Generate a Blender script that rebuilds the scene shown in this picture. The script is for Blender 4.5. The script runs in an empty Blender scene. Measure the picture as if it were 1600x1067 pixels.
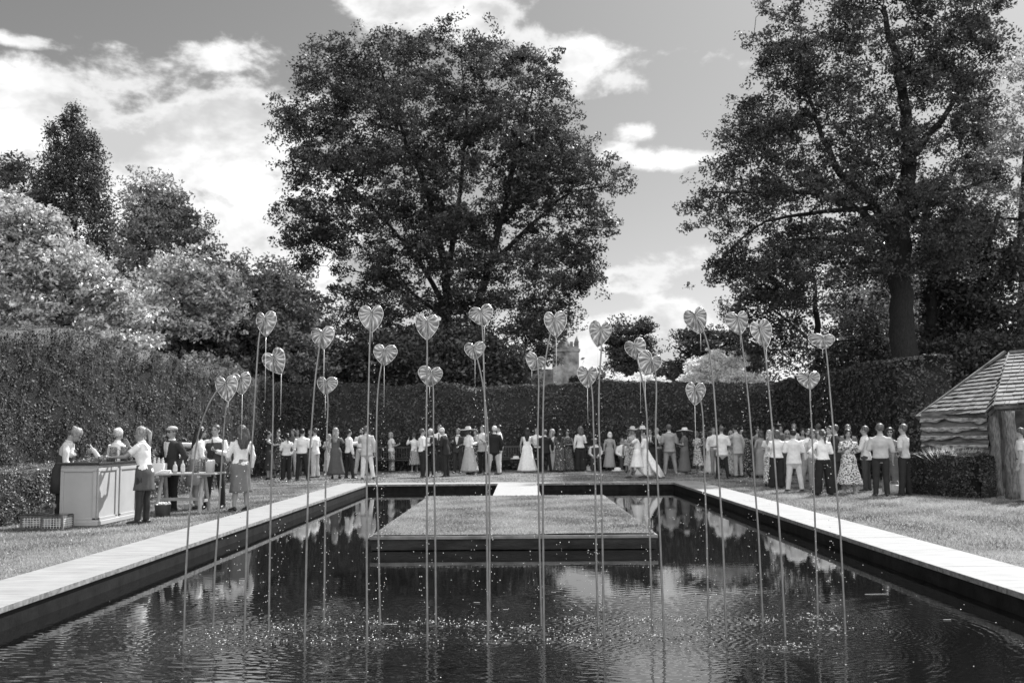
import bpy, math, random
import numpy as np
from mathutils import Matrix, Vector
rnd = random.Random(7)
R = np.random.default_rng(11)
sc = bpy.context.scene
col = sc.collection
rad = math.radians

# ------------------------------------------------------------------ camera
CAM_H = 1.45; FPX = 1555.6
YAW, PITCH, ROLL = 0.0070, 0.0921, -0.0077
def cam_axes():
    cy, sy = math.cos(YAW), math.sin(YAW)
    fw0 = np.array([-sy, cy, 0]); r0 = np.array([cy, sy, 0]); u0 = np.array([0, 0, 1.0])
    fw = fw0*math.cos(PITCH)+u0*math.sin(PITCH); u = u0*math.cos(PITCH)-fw0*math.sin(PITCH)
    r = r0*math.cos(ROLL)+u*math.sin(ROLL); u2 = u*math.cos(ROLL)-r0*math.sin(ROLL)
    return r, u2, fw
CR, CU, CF = cam_axes()
cam = bpy.data.cameras.new('camera'); camo = bpy.data.objects.new('camera', cam); col.objects.link(camo)
camo.matrix_world = Matrix(((CR[0], CU[0], -CF[0], 0), (CR[1], CU[1], -CF[1], 0), (CR[2], CU[2], -CF[2], CAM_H), (0, 0, 0, 1)))
cam.lens = 35; cam.sensor_width = 36; cam.clip_end = 3000; cam.clip_start = 0.05
cam.dof.use_dof = True; cam.dof.focus_distance = 8.6; cam.dof.aperture_fstop = 4.5
sc.camera = camo
def ray(px, py):
    d = CF + CR*(px-800)/FPX - CU*(py-533.5)/FPX
    return d
def gp(px, py, z=0.0):
    d = ray(px, py); t = (z-CAM_H)/d[2]
    return np.array([0, 0, CAM_H])+d*t
def at(px, py, Y):
    d = ray(px, py)
    return np.array([0, 0, CAM_H])+d*(Y/d[1])

# ------------------------------------------------------------------ sun and sky
SUN_AZ = rad(36)      # from +Y towards +X
SUN_EL = rad(48)
sund = Vector((math.sin(SUN_AZ)*math.cos(SUN_EL), math.cos(SUN_AZ)*math.cos(SUN_EL), math.sin(SUN_EL)))
sl = bpy.data.lights.new('sun', 'SUN'); sl.energy = 5.0; sl.angle = rad(0.5); sl.color = (1, 1, 1)
so = bpy.data.objects.new('sun', sl); col.objects.link(so)
so.rotation_euler = sund.to_track_quat('Z', 'Y').to_euler(); so.location = (30, 40, 60)

world = bpy.data.worlds.new('World'); sc.world = world; world.use_nodes = True
wn = world.node_tree; wn.nodes.clear()
def WN(t, **k):
    n = wn.nodes.new(t)
    for a, b in k.items(): setattr(n, a, b)
    return n
def wmath(op, a, b=None, c=None, clamp=False):
    n = WN('ShaderNodeMath', operation=op, use_clamp=clamp)
    for i, v in enumerate((a, b, c)):
        if v is None: continue
        if isinstance(v, (int, float)): n.inputs[i].default_value = v
        else: wn.links.new(v, n.inputs[i])
    return n.outputs[0]
sky = WN('ShaderNodeTexSky', sky_type='NISHITA'); sky.sun_disc = False
sky.sun_elevation = SUN_EL; sky.sun_rotation = SUN_AZ
sky.air_density = 1.0; sky.dust_density = 1.0; sky.ozone_density = 1.0
# black and white film behind a red-orange filter: weigh the channels instead of a plain luminance
sep = WN('ShaderNodeSeparateColor'); wn.links.new(sky.outputs[0], sep.inputs[0])
lum = wmath('ADD', wmath('MULTIPLY', sep.outputs[0], 0.60), wmath('ADD', wmath('MULTIPLY', sep.outputs[1], 0.10), wmath('MULTIPLY', sep.outputs[2], 0.0)))
tc = WN('ShaderNodeTexCoord')
nrm = WN('ShaderNodeVectorMath', operation='NORMALIZE'); wn.links.new(tc.outputs['Generated'], nrm.inputs[0])
sx = WN('ShaderNodeSeparateXYZ'); wn.links.new(nrm.outputs[0], sx.inputs[0])
az = wmath('ARCTAN2', sx.outputs[0], sx.outputs[1]); el = wmath('ARCSINE', sx.outputs[2])
def azel(px, py):
    d = ray(px, py); d = d/np.linalg.norm(d)
    return math.atan2(d[0], d[1]), math.asin(d[2])
# cumulus banks: centre, half width, half height (degrees of sky)
CLOUDS = [(50, 185, 200, 85, 1.15), (230, 240, 240, 75, 1.15), (120, 330, 330, 120, 1.05), (400, 240, 150, 105, 1.1), (420, 400, 160, 120, 1.05),
          (345, 84, 72, 34, .8), (25, 62, 70, 14, .9), (265, 110, 60, 22, .35), (620, 10, 110, 42, .95), (750, 25, 110, 50, .9), (900, 88, 90, 52, 1.0), (830, 60, 60, 50, .8),
          (950, 40, 40, 18, .35), (1000, 205, 50, 20, .8), (1030, 250, 90, 24, .95), (975, 232, 40, 20, .5), (975, 442, 62, 22, .75), (1000, 505, 110, 34, 1.3), (1060, 555, 170, 40, 1.3),
          (930, 550, 60, 60, .8), (1160, 250, 60, 24, .3), (700, 560, 300, 60, .7), (1120, 500, 110, 35, .5), (1450, 470, 200, 110, .8), (1250, 330, 90, 70, .55), (480, 330, 110, 130, 1.0), (900, 120, 90, 45, .8)]
acc = None
for px, py, rx, ry, st in CLOUDS:
    a0, e0 = azel(px, py)
    dx = wmath('DIVIDE', wmath('SUBTRACT', az, a0), rx/FPX); dy = wmath('DIVIDE', wmath('SUBTRACT', el, e0), ry/FPX)
    q = wmath('ADD', wmath('MULTIPLY', dx, dx), wmath('MULTIPLY', dy, dy))
    g = wmath('MULTIPLY', wmath('EXPONENT', wmath('MULTIPLY', q, -0.9)), st)
    acc = g if acc is None else wmath('MAXIMUM', acc, g)
# loose cloud outside the picture; denser cloud added behind the camera as fill light
out = wmath('ADD', wmath('MULTIPLY', wmath('GREATER_THAN', wmath('ABSOLUTE', az), 0.62), 0.22), wmath('MULTIPLY', wmath('GREATER_THAN', wmath('ABSOLUTE', az), 1.9), 0.75))
high = wmath('MULTIPLY', wmath('GREATER_THAN', el, 0.50), 0.22)
acc = wmath('MAXIMUM', acc, wmath('MAXIMUM', out, high))
cmb = WN('ShaderNodeCombineXYZ'); wn.links.new(az, cmb.inputs[0]); wn.links.new(wmath('MULTIPLY', el, 1.6), cmb.inputs[1])
def wnoise(scale, detail, rough, dist=0.0, off=0.0):
    mp = WN('ShaderNodeVectorMath', operation='ADD'); wn.links.new(cmb.outputs[0], mp.inputs[0]); mp.inputs[1].default_value = (off, off*.7, off*1.3)
    n = WN('ShaderNodeTexNoise'); n.inputs['Scale'].default_value = scale; n.inputs['Detail'].default_value = detail
    n.inputs['Roughness'].default_value = rough; n.inputs['Distortion'].default_value = dist
    wn.links.new(mp.outputs[0], n.inputs['Vector']); return n.outputs[0]
n1 = wnoise(10, 12, .60, .15, 3.1); n2 = wnoise(4.5, 3, .5, 0, 7.7); n3 = wnoise(9, 5, .55, .2, 1.9)
dens = wmath('ADD', acc, wmath('MULTIPLY', wmath('SUBTRACT', n1, 0.5), 2.5))
def wramp(v, a, b):
    m = WN('ShaderNodeMapRange', interpolation_type='SMOOTHSTEP'); wn.links.new(v, m.inputs[0])
    m.inputs[1].default_value = a; m.inputs[2].default_value = b; m.inputs[3].default_value = 0; m.inputs[4].default_value = 1
    return m.outputs[0]
mask = wramp(dens, 0.34, 0.80)
# thick cloud bellies are greyer than their rims
belly = wramp(n3, 0.36, 0.62)
cl = wmath('SUBTRACT', wmath('ADD', 6.7, wmath('MULTIPLY', wmath('GREATER_THAN', wmath('ABSOLUTE', az), 1.9), 4.0)), wmath('MULTIPLY', wmath('MULTIPLY', belly, wramp(dens, .5, .95)), 2.9))  # cloud behind the camera is made brighter to fill camera-facing surfaces
mx = WN('ShaderNodeMix', data_type='FLOAT'); wn.links.new(mask, mx.inputs[0]); wn.links.new(lum, mx.inputs[2]); wn.links.new(cl, mx.inputs[3])
bg = WN('ShaderNodeBackground'); bg.inputs[1].default_value = 0.10
wn.links.new(mx.outputs[0], bg.inputs[0])
wo = WN('ShaderNodeOutputWorld'); wn.links.new(bg.outputs[0], wo.inputs[0])

vs = sc.view_settings; vs.view_transform = 'Standard'; vs.look = 'None'; vs.exposure = 0.78; vs.gamma = 1; vs.use_curve_mapping = False
sc.cycles.max_bounces = 6; sc.cycles.transparent_max_bounces = 8; sc.cycles.caustics_reflective = False; sc.cycles.caustics_refractive = False
sc.cycles.diffuse_bounces = 3; sc.cycles.sample_clamp_indirect = 4

# ------------------------------------------------------------------ materials
def lk(nt, a, b): nt.links.new(a, b)
def gray(v): return (v, v, v, 1)
MATS = {}
def mat(name, v, rough=.7, var=0.0, scale=6.0, bump=0.0, bscale=40.0, metal=0.0, spec=.3, v2=None, detail=5, stretch=None):
    if name in MATS: return MATS[name]
    m = bpy.data.materials.new(name); m.use_nodes = True; nt = m.node_tree; b = nt.nodes['Principled BSDF']
    b.inputs['Base Color'].default_value = gray(v); b.inputs['Roughness'].default_value = rough
    b.inputs['Metallic'].default_value = metal; b.inputs['Specular IOR Level'].default_value = spec
    t = nt.nodes.new('ShaderNodeTexCoord'); src = t.outputs['Object']
    if stretch:
        mp = nt.nodes.new('ShaderNodeMapping'); mp.inputs['Scale'].default_value = stretch; lk(nt, src, mp.inputs[0]); src = mp.outputs[0]
    if var or v2 is not None:
        n = nt.nodes.new('ShaderNodeTexNoise'); n.inputs['Scale'].default_value = scale; n.inputs['Detail'].default_value = detail; n.inputs['Roughness'].default_value = .6
        lk(nt, src, n.inputs['Vector'])
        cr = nt.nodes.new('ShaderNodeValToRGB'); cr.color_ramp.elements[0].position = .33; cr.color_ramp.elements[1].position = .67
        lo = v*(1-var) if v2 is None else v; hi = v*(1+var) if v2 is None else v2
        cr.color_ramp.elements[0].color = gray(lo); cr.color_ramp.elements[1].color = gray(hi)
        lk(nt, n.outputs[0], cr.inputs[0]); lk(nt, cr.outputs[0], b.inputs['Base Color'])
    if bump:
        n2 = nt.nodes.new('ShaderNodeTexNoise'); n2.inputs['Scale'].default_value = bscale; n2.inputs['Detail'].default_value = 4
        lk(nt, src, n2.inputs['Vector'])
        bp = nt.nodes.new('ShaderNodeBump'); bp.inputs['Strength'].default_value = 1; bp.inputs['Distance'].default_value = bump
        lk(nt, n2.outputs[0], bp.inputs['Height']); lk(nt, bp.outputs[0], b.inputs['Normal'])
    MATS[name] = m; return m
def leafmat(name, lo, hi, trans=.35, gloss=.06, rough=.35):
    if name in MATS: return MATS[name]
    m = bpy.data.materials.new(name); m.use_nodes = True; nt = m.node_tree; nt.nodes.clear()
    a = nt.nodes.new('ShaderNodeAttribute'); a.attribute_name = 'tone'
    mr = nt.nodes.new('ShaderNodeMapRange'); mr.inputs[3].default_value = lo; mr.inputs[4].default_value = hi
    lk(nt, a.outputs['Fac'], mr.inputs[0])
    d = nt.nodes.new('ShaderNodeBsdfDiffuse'); t = nt.nodes.new('ShaderNodeBsdfTranslucent'); g = nt.nodes.new('ShaderNodeBsdfGlossy')
    g.inputs['Roughness'].default_value = rough; g.inputs[0].default_value = gray(.8)
    lk(nt, mr.outputs[0], d.inputs[0]); lk(nt, mr.outputs[0], t.inputs[0])
    m1 = nt.nodes.new('ShaderNodeMixShader'); m1.inputs[0].default_value = trans; lk(nt, d.outputs[0], m1.inputs[1]); lk(nt, t.outputs[0], m1.inputs[2])
    m2 = nt.nodes.new('ShaderNodeMixShader'); m2.inputs[0].default_value = gloss; lk(nt, m1.outputs[0], m2.inputs[1]); lk(nt, g.outputs[0], m2.inputs[2])
    o = nt.nodes.new('ShaderNodeOutputMaterial'); lk(nt, m2.outputs[0], o.inputs[0])
    MATS[name] = m; return m
def pattern(name, base, spot, scale=30.0, cover=.5, kind='noise'):
    if name in MATS: return MATS[name]
    m = bpy.data.materials.new(name); m.use_nodes = True; nt = m.node_tree; b = nt.nodes['Principled BSDF']; b.inputs['Roughness'].default_value = .8
    b.inputs['Specular IOR Level'].default_value = .15
    t = nt.nodes.new('ShaderNodeTexCoord')
    cr = nt.nodes.new('ShaderNodeValToRGB'); cr.color_ramp.elements[0].color = gray(base); cr.color_ramp.elements[1].color = gray(spot)
    if kind == 'dots':
        n = nt.nodes.new('ShaderNodeTexVoronoi'); n.inputs['Scale'].default_value = scale; o = n.outputs['Distance']
        cr.color_ramp.elements[0].color = gray(spot); cr.color_ramp.elements[1].color = gray(base)
        cr.color_ramp.elements[0].position = cover-.04; cr.color_ramp.elements[1].position = cover+.04
    elif kind == 'stripes':
        n = nt.nodes.new('ShaderNodeTexWave'); n.inputs['Scale'].default_value = scale; n.inputs['Distortion'].default_value = .8; o = n.outputs[0]
        cr.color_ramp.elements[0].position = cover-.1; cr.color_ramp.elements[1].position = cover+.1
    else:
        n = nt.nodes.new('ShaderNodeTexNoise'); n.inputs['Scale'].default_value = scale; n.inputs['Detail'].default_value = 2; o = n.outputs[0]
        cr.color_ramp.elements[0].position = cover-.04; cr.color_ramp.elements[1].position = cover+.04
    lk(nt, t.outputs['Object'], n.inputs['Vector']); lk(nt, o, cr.inputs[0]); lk(nt, cr.outputs[0], b.inputs['Base Color'])
    MATS[name] = m; return m

# ------------------------------------------------------------------ mesh helpers
def raw_mesh(name, V, F, mats=(), smooth=False, tone=None, mi=None):
    V = np.asarray(V, dtype=np.float32)
    me = bpy.data.meshes.new(name)
    if isinstance(F, np.ndarray):
        n, k = F.shape
        me.vertices.add(len(V)); me.vertices.foreach_set('co', V.ravel())
        me.loops.add(n*k); me.loops.foreach_set('vertex_index', F.astype(np.int32).ravel())
        me.polygons.add(n); me.polygons.foreach_set('loop_start', np.arange(0, n*k, k, dtype=np.int32))
        me.update(calc_edges=True)
    else:
        me.from_pydata([tuple(map(float, v)) for v in V], [], F); me.update()
    if smooth: me.polygons.foreach_set('use_smooth', np.ones(len(me.polygons), dtype=bool))
    if tone is not None:
        a = me.attributes.new('tone', 'FLOAT', 'FACE'); a.data.foreach_set('value', np.asarray(tone, dtype=np.float32))
    if mi is not None: me.polygons.foreach_set('material_index', np.asarray(mi, dtype=np.int32))
    for m in mats: me.materials.append(m)
    return me
def link(name, me, parent=None, loc=None, rz=None):
    o = bpy.data.objects.new(name, me); col.objects.link(o)
    if parent is not None: o.parent = parent
    if loc is not None: o.location = loc
    if rz is not None: o.rotation_euler = (0, 0, rz)
    return o
def tag(o, label, cat, group=None):
    o['label'] = label; o['category'] = cat
    if group: o['group'] = group
    return o
def struct(o, kind='structure'):
    o['kind'] = kind; return o
def thing(name, label, cat, loc=(0, 0, 0), rz=0, group=None, scale=1):
    o = bpy.data.objects.new(name, None); col.objects.link(o); o.location = tuple(map(float, loc)); o.rotation_euler = (0, 0, rz); o.scale = (scale,)*3
    o.empty_display_size = .2
    return tag(o, label, cat, group)
def nz(v):
    v = np.asarray(v, float); n = np.linalg.norm(v); return v/n if n > 1e-9 else v
class MB:
    def __init__(s): s.V = []; s.F = []; s.M = []
    def add(s, V, F, m=0):
        o = len(s.V); s.V.extend([tuple(map(float, v)) for v in V]); s.F.extend([tuple(i+o for i in f) for f in F]); s.M.extend([m]*len(F)); return s
    def box(s, c, d, rz=0, m=0, taper=1.0, bev=0.0):
        hx, hy, hz = d[0]/2, d[1]/2, d[2]/2; cs, sn = math.cos(rz), math.sin(rz); V = []
        if bev:
            b = bev; P = []
            for z, k in ((-hz, b), (-hz+b, 0), (hz-b, 0), (hz, b)):
                for x, y in ((-hx+k, -hy+b+k), (-hx+b+k, -hy+k), (hx-b-k, -hy+k), (hx-k, -hy+b+k), (hx-k, hy-b-k), (hx-b-k, hy-k), (-hx+b+k, hy-k), (-hx+k, hy-b-k)): P.append((x, y, z))
            V = [(c[0]+x*cs-y*sn, c[1]+x*sn+y*cs, c[2]+z) for x, y, z in P]
            F = [tuple(range(7, -1, -1)), tuple(range(24, 32))]
            for r in range(3):
                for i in range(8): F.append((r*8+i, r*8+(i+1) % 8, r*8+8+(i+1) % 8, r*8+8+i))
            return s.add(V, F, m)
        for z, t in ((-hz, 1), (hz, taper)):
            for x, y in ((-hx, -hy), (hx, -hy), (hx, hy), (-hx, hy)):
                x *= t; y *= t; V.append((c[0]+x*cs-y*sn, c[1]+x*sn+y*cs, c[2]+z))
        return s.add(V, [(3, 2, 1, 0), (4, 5, 6, 7), (0, 1, 5, 4), (1, 2, 6, 5), (2, 3, 7, 6), (3, 0, 4, 7)], m)
    def loft(s, pts, rr, n=10, ref=(1, 0, 0), m=0, cap=True, xf=None, fold=None):
        P = np.asarray(pts, float); k = len(P); V = []; F = []; ref = np.asarray(ref, float)
        for i in range(k):
            t = nz(P[min(i+1, k-1)]-P[max(i-1, 0)])
            rf = ref if abs(t@ref) < .9 else (np.array([0, 1., 0]) if abs(t[1]) < .9 else np.array([0, 0, 1.]))
            a = nz(rf-t*(t@rf)); b = np.cross(t, a)
            r = rr[i]; ra, rb = (r, r) if not hasattr(r, '__len__') else r
            for j in range(n):
                th = 2*math.pi*j/n; q = 1.0
                if fold: q = fold(i/(k-1), th)
                V.append(P[i]+a*math.cos(th)*ra*q+b*math.sin(th)*rb*q)
        for i in range(k-1):
            for j in range(n): F.append((i*n+j, i*n+(j+1) % n, (i+1)*n+(j+1) % n, (i+1)*n+j))
        if cap: F.append(tuple(range(n-1, -1, -1))); F.append(tuple((k-1)*n+j for j in range(n)))
        if xf: V = [xf(v) for v in V]
        return s.add(V, F, m)
    def ball(s, c, r, n=12, k=8, m=0, xf=None, jig=None):
        r = (r, r, r) if not hasattr(r, '__len__') else r; V = []; F = []
        for i in range(k+1):
            ph = math.pi*i/k
            for j in range(n):
                th = 2*math.pi*j/n; v = np.array([math.cos(th)*math.sin(ph), math.sin(th)*math.sin(ph), -math.cos(ph)])
                q = 1 if jig is None else jig(v)
                V.append((c[0]+v[0]*r[0]*q, c[1]+v[1]*r[1]*q, c[2]+v[2]*r[2]*q))
        for i in range(k):
            for j in range(n): F.append((i*n+j, i*n+(j+1) % n, (i+1)*n+(j+1) % n, (i+1)*n+j))
        if xf: V = [xf(v) for v in V]
        return s.add(V, F, m)
    def lathe(s, c, prof, n=16, m=0):
        V = []; F = []
        for r, z in prof:
            for j in range(n):
                th = 2*math.pi*j/n; V.append((c[0]+r*math.cos(th), c[1]+r*math.sin(th), c[2]+z))
        for i in range(len(prof)-1):
            for j in range(n): F.append((i*n+j, i*n+(j+1) % n, (i+1)*n+(j+1) % n, (i+1)*n+j))
        return s.add(V, F, m)
    def mesh(s, name, mats, smooth=False):
        if not isinstance(mats, (list, tuple)): mats = [mats]
        return raw_mesh(name, np.array(s.V) if s.V else np.zeros((0, 3)), s.F, mats, smooth, mi=s.M)
    def obj(s, name, mats, parent=None, smooth=False, **k):
        return link(name, s.mesh(name, mats, smooth), parent, **k)
def wav(seed, k=10, lo=.5, hi=2.0):
    g = np.random.default_rng(seed); D = g.normal(size=(k, 3)); D /= np.linalg.norm(D, axis=1)[:, None]; w = g.uniform(lo, hi, k)*2*np.pi; ph = g.uniform(0, 6.28, k)
    def f(P):
        P = np.atleast_2d(P); return np.sin(P@(D*w[:, None]).T+ph).sum(1)/math.sqrt(k)
    return f
def leaf_quads(C, size, g, up=0.0, aspect=.5):
    n = len(C); a = g.normal(size=(n, 3)); a[:, 2] *= (1-up*.6); a /= np.linalg.norm(a, axis=1)[:, None]
    b = np.cross(a, g.normal(size=(n, 3))); b /= np.linalg.norm(b, axis=1)[:, None]+1e-9
    s = (size*g.uniform(.6, 1.3, n))[:, None]
    V = np.stack([C-a*s*.5, C+b*s*aspect*.5, C+a*s*.5, C-b*s*aspect*.5], 1).reshape(-1, 3)
    F = np.arange(4*n).reshape(n, 4)
    return V, F

# ------------------------------------------------------------------ ground, pool
W, D0, CX, CW, CB = 4.5, 29.37, 0.0, 0.82, 0.885
WZ = -0.22
def fine_noise_mat(name, lo, hi, patch, s1=120, s2=1.2, bump=.01, stretch=(1, 1, 1)):
    m = bpy.data.materials.new(name); m.use_nodes = True; nt = m.node_tree; b = nt.nodes['Principled BSDF']
    b.inputs['Roughness'].default_value = .9; b.inputs['Specular IOR Level'].default_value = .1
    t = nt.nodes.new('ShaderNodeTexCoord'); mp = nt.nodes.new('ShaderNodeMapping'); mp.inputs['Scale'].default_value = stretch; lk(nt, t.outputs['Object'], mp.inputs[0])
    def noi(s, d=4, r=.6):
        n = nt.nodes.new('ShaderNodeTexNoise'); n.inputs['Scale'].default_value = s; n.inputs['Detail'].default_value = d; n.inputs['Roughness'].default_value = r; lk(nt, mp.outputs[0], n.inputs['Vector']); return n.outputs[0]
    a = noi(s1, 6, .7); c = noi(s2, 5, .6); e = noi(s2*6, 4, .6)
    def mth(op, x, y):
        n = nt.nodes.new('ShaderNodeMath'); n.operation = op
        for i, q in enumerate((x, y)):
            if isinstance(q, (int, float)): n.inputs[i].default_value = q
            else: lk(nt, q, n.inputs[i])
        return n.outputs[0]
    s = mth('ADD', mth('MULTIPLY', mth('SUBTRACT', a, .5), 1.6), mth('ADD', mth('MULTIPLY', mth('SUBTRACT', c, .5), patch), mth('ADD', mth('MULTIPLY', mth('SUBTRACT', e, .5), patch*.8), .5)))
    mr = nt.nodes.new('ShaderNodeMapRange'); mr.inputs[3].default_value = lo; mr.inputs[4].default_value = hi; lk(nt, s, mr.inputs[0]); lk(nt, mr.outputs[0], b.inputs['Base Color'])
    bp = nt.nodes.new('ShaderNodeBump'); bp.inputs['Distance'].default_value = bump; lk(nt, a, bp.inputs['Height']); lk(nt, bp.outputs[0], b.inputs['Normal'])
    return m
M_lawn = fine_noise_mat('lawn', .07, .32, 1.2, 90, .9, .02)
M_blade = leafmat('grass_blades', .10, .48, .40, .04, .5)
M_cope = mat('pale_coping_stone', .27, .75, .16, 2.2, .002, 60, stretch=(1, 4, 1))
M_copedge = mat('weathered_stone_edge', .22, .9, .45, 14, .004, 70)
M_wall = mat('dark_pool_wall', .014, .8, .5, 5, .003, 30, spec=.08)
M_plank = mat('pale_decking', .33, .75, .1, 3, .002, 60, stretch=(1, 8, 1))
M_bark = mat('bark', .020, .9, .5, 9, .03, 14, stretch=(3, 3, .6))
M_bark_l = mat('pale_bark', .13, .9, .55, 9, .02, 18, stretch=(3, 3, .6))

xo = W+CW; y0 = 3.0; y1 = D0+CB
gz = -0.015
# lawn and surroundings: one sheet with the opening of the pool left out
XS = [-400, -xo, -W+.0, W, xo, 400]; YS = [-200, y0-1, D0, y1, 900]
V = []; F = []
for y in YS:
    for x in XS: V.append((x, y, gz))
nx = len(XS)
for j in range(len(YS)-1):
    for i in range(nx-1):
        if j == 1 and i == 2: continue
        F.append((j*nx+i, j*nx+i+1, (j+1)*nx+i+1, (j+1)*nx+i))
struct(link('lawn_ground', raw_mesh('lawn_ground', V, F, [M_lawn])))
# pool shell
mb = MB()
wz0, wz1 = -1.2, -0.052
for (xa, ya, xb, yb) in ((-W, y0-1, -W, D0), (W, D0, W, y0-1), (-W, D0, W, D0), (W, y0-1, -W, y0-1)):
    mb.add([(xa, ya, wz0), (xb, yb, wz0), (xb, yb, wz1), (xa, ya, wz1)], [(0, 1, 2, 3)])
mb.add([(-W, y0-1, wz0), (W, y0-1, wz0), (W, D0, wz0), (-W, D0, wz0)], [(0, 1, 2, 3)])
struct(mb.obj('pool_shell', M_wall))
# coping slabs
mb = MB(); th = .058
def slab(xa, xb, ya, yb):
    j = rnd.uniform(-.0015, .0015); b = .004
    mb.box(((xa+xb)/2, (ya+yb)/2, -th/2+j), (xb-xa-.005, yb-ya-.005, th), bev=b)
for s in (-1, 1):
    y = y0-1
    while y < D0-.05:
        L = 1.48
        e = min(y+L, D0); xa, xb = (-xo, -W+.03) if s < 0 else (W-.03, xo)
        slab(xa, xb, y, e); y = e
x = -xo
for x in np.arange(-xo, xo-.1, 2*xo/8): slab(x, x+2*xo/8, D0-.03, y1)
o = mb.obj('pool_coping', [M_cope]); struct(o)
# give the thin vertical faces the rougher, darker stone
o.data.materials.append(M_copedge)
for p in o.data.polygons:
    if abs(p.normal.z) < .3 and p.area > .01: p.material_index = 1

# grass island with its slab and the plank walkway
IW, I0, I1, IC = 2.075, 14.53, 23.44, -0.10
isl = thing('grass_island', 'rectangular turf island floating in the dark pool at the end of the plank walkway', 'island', (IC, (I0+I1)/2, 0))
L = I1-I0
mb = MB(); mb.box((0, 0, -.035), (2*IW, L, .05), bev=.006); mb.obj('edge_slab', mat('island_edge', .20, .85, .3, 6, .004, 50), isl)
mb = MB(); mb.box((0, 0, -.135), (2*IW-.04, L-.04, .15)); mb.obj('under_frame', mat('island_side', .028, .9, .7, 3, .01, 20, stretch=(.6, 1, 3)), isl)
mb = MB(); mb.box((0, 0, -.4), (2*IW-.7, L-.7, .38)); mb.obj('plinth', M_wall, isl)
n = 26; V = []; F = []
fz = wav(5, 8, .3, 1.2)
for j in range(n*2+1):
    for i in range(n+1):
        x = -IW+.03+(2*IW-.06)*i/n; y = -L/2+.03+(L-.06)*j/(2*n); V.append((x, y, .004+.006*float(fz([[x, y, 0]])[0])+.004))
for j in range(2*n):
    for i in range(n): a = j*(n+1)+i; F.append((a, a+1, a+n+2, a+n+1))
link('turf', raw_mesh('turf', V, F, [M_lawn], True), isl)
wk = thing('plank_walkway', 'pale plank walkway joining the back of the pool to the grass island', 'walkway', (-.08, (I1+D0)/2, 0))
mb = MB(); Lw = D0-I1-.06; npk = 22
for i in range(npk):
    yy = -Lw/2+Lw*(i+.5)/npk; mb.box((0, yy, -.012+rnd.uniform(-.002, .002)), (1.13, Lw/npk-.012, .034), bev=.004)
mb.obj('planks', M_plank, wk)
mb = MB()
for s in (-1, 1): mb.box((s*.5, 0, -.08), (.06, Lw-.02, .10))
mb.obj('beam', M_wall, wk)

# grass blades (uncountable)
def blades(name, regs, h, wd, mt, zb=gz):
    VV = []; T = []
    for (P, n) in regs:
        P = np.array(P, float); a = R.uniform(size=n); b = R.uniform(size=n)
        X = (1-a)*((1-b)*P[0, 0]+b*P[3, 0])+a*((1-b)*P[1, 0]+b*P[2, 0]); Y = (1-a)*((1-b)*P[0, 1]+b*P[3, 1])+a*((1-b)*P[1, 1]+b*P[2, 1])
        th = R.uniform(0, 6.28, n); ht = h*R.uniform(.4, 1.2, n); w = wd*R.uniform(.6, 1.4, n)*(.6+Y/22)
        l = R.normal(size=(n, 2))*.5*ht[:, None]
        c, s = np.cos(th)*w, np.sin(th)*w
        B = np.full(n, zb)
        VV.append(np.stack([np.stack([X-c, Y-s, B], 1), np.stack([X+c, Y+s, B], 1), np.stack([X+l[:, 0], Y+l[:, 1], B+ht], 1)], 1).reshape(-1, 3))
        T.append(np.clip(.48+.30*wav(3, 8, .15, .9)(np.stack([X, Y, 0*X], 1))+R.normal(size=n)*.22, 0, 1))
    V = np.concatenate(VV); T = np.concatenate(T)
    return raw_mesh(name, V, np.arange(len(V)).reshape(-1, 3), [mt], tone=T)
o = link('lawn_grass', blades('lawn_grass', [([(-xo-.01, 8), (-xo-.01, 30), (-10, 30), (-10, 8)], 120000), ([(xo+.01, 8), (xo+.01, 30), (12, 30), (12, 8)], 120000), ([(-9.5, y1+.01), (10.3, y1+.01), (10.3, 40), (-9.5, 40)], 50000)], .035, .005, M_blade))
struct(o, 'stuff')
gm = blades('island_grass', [([(-IW+.04+IC, I0+.04), (IW-.04+IC, I0+.04), (IW-.04+IC, I1-.04), (-IW+.04+IC, I1-.04)], 70000)], .028, .004, M_blade, .004)
o = link('island_grass', gm); struct(o, 'stuff')

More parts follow.
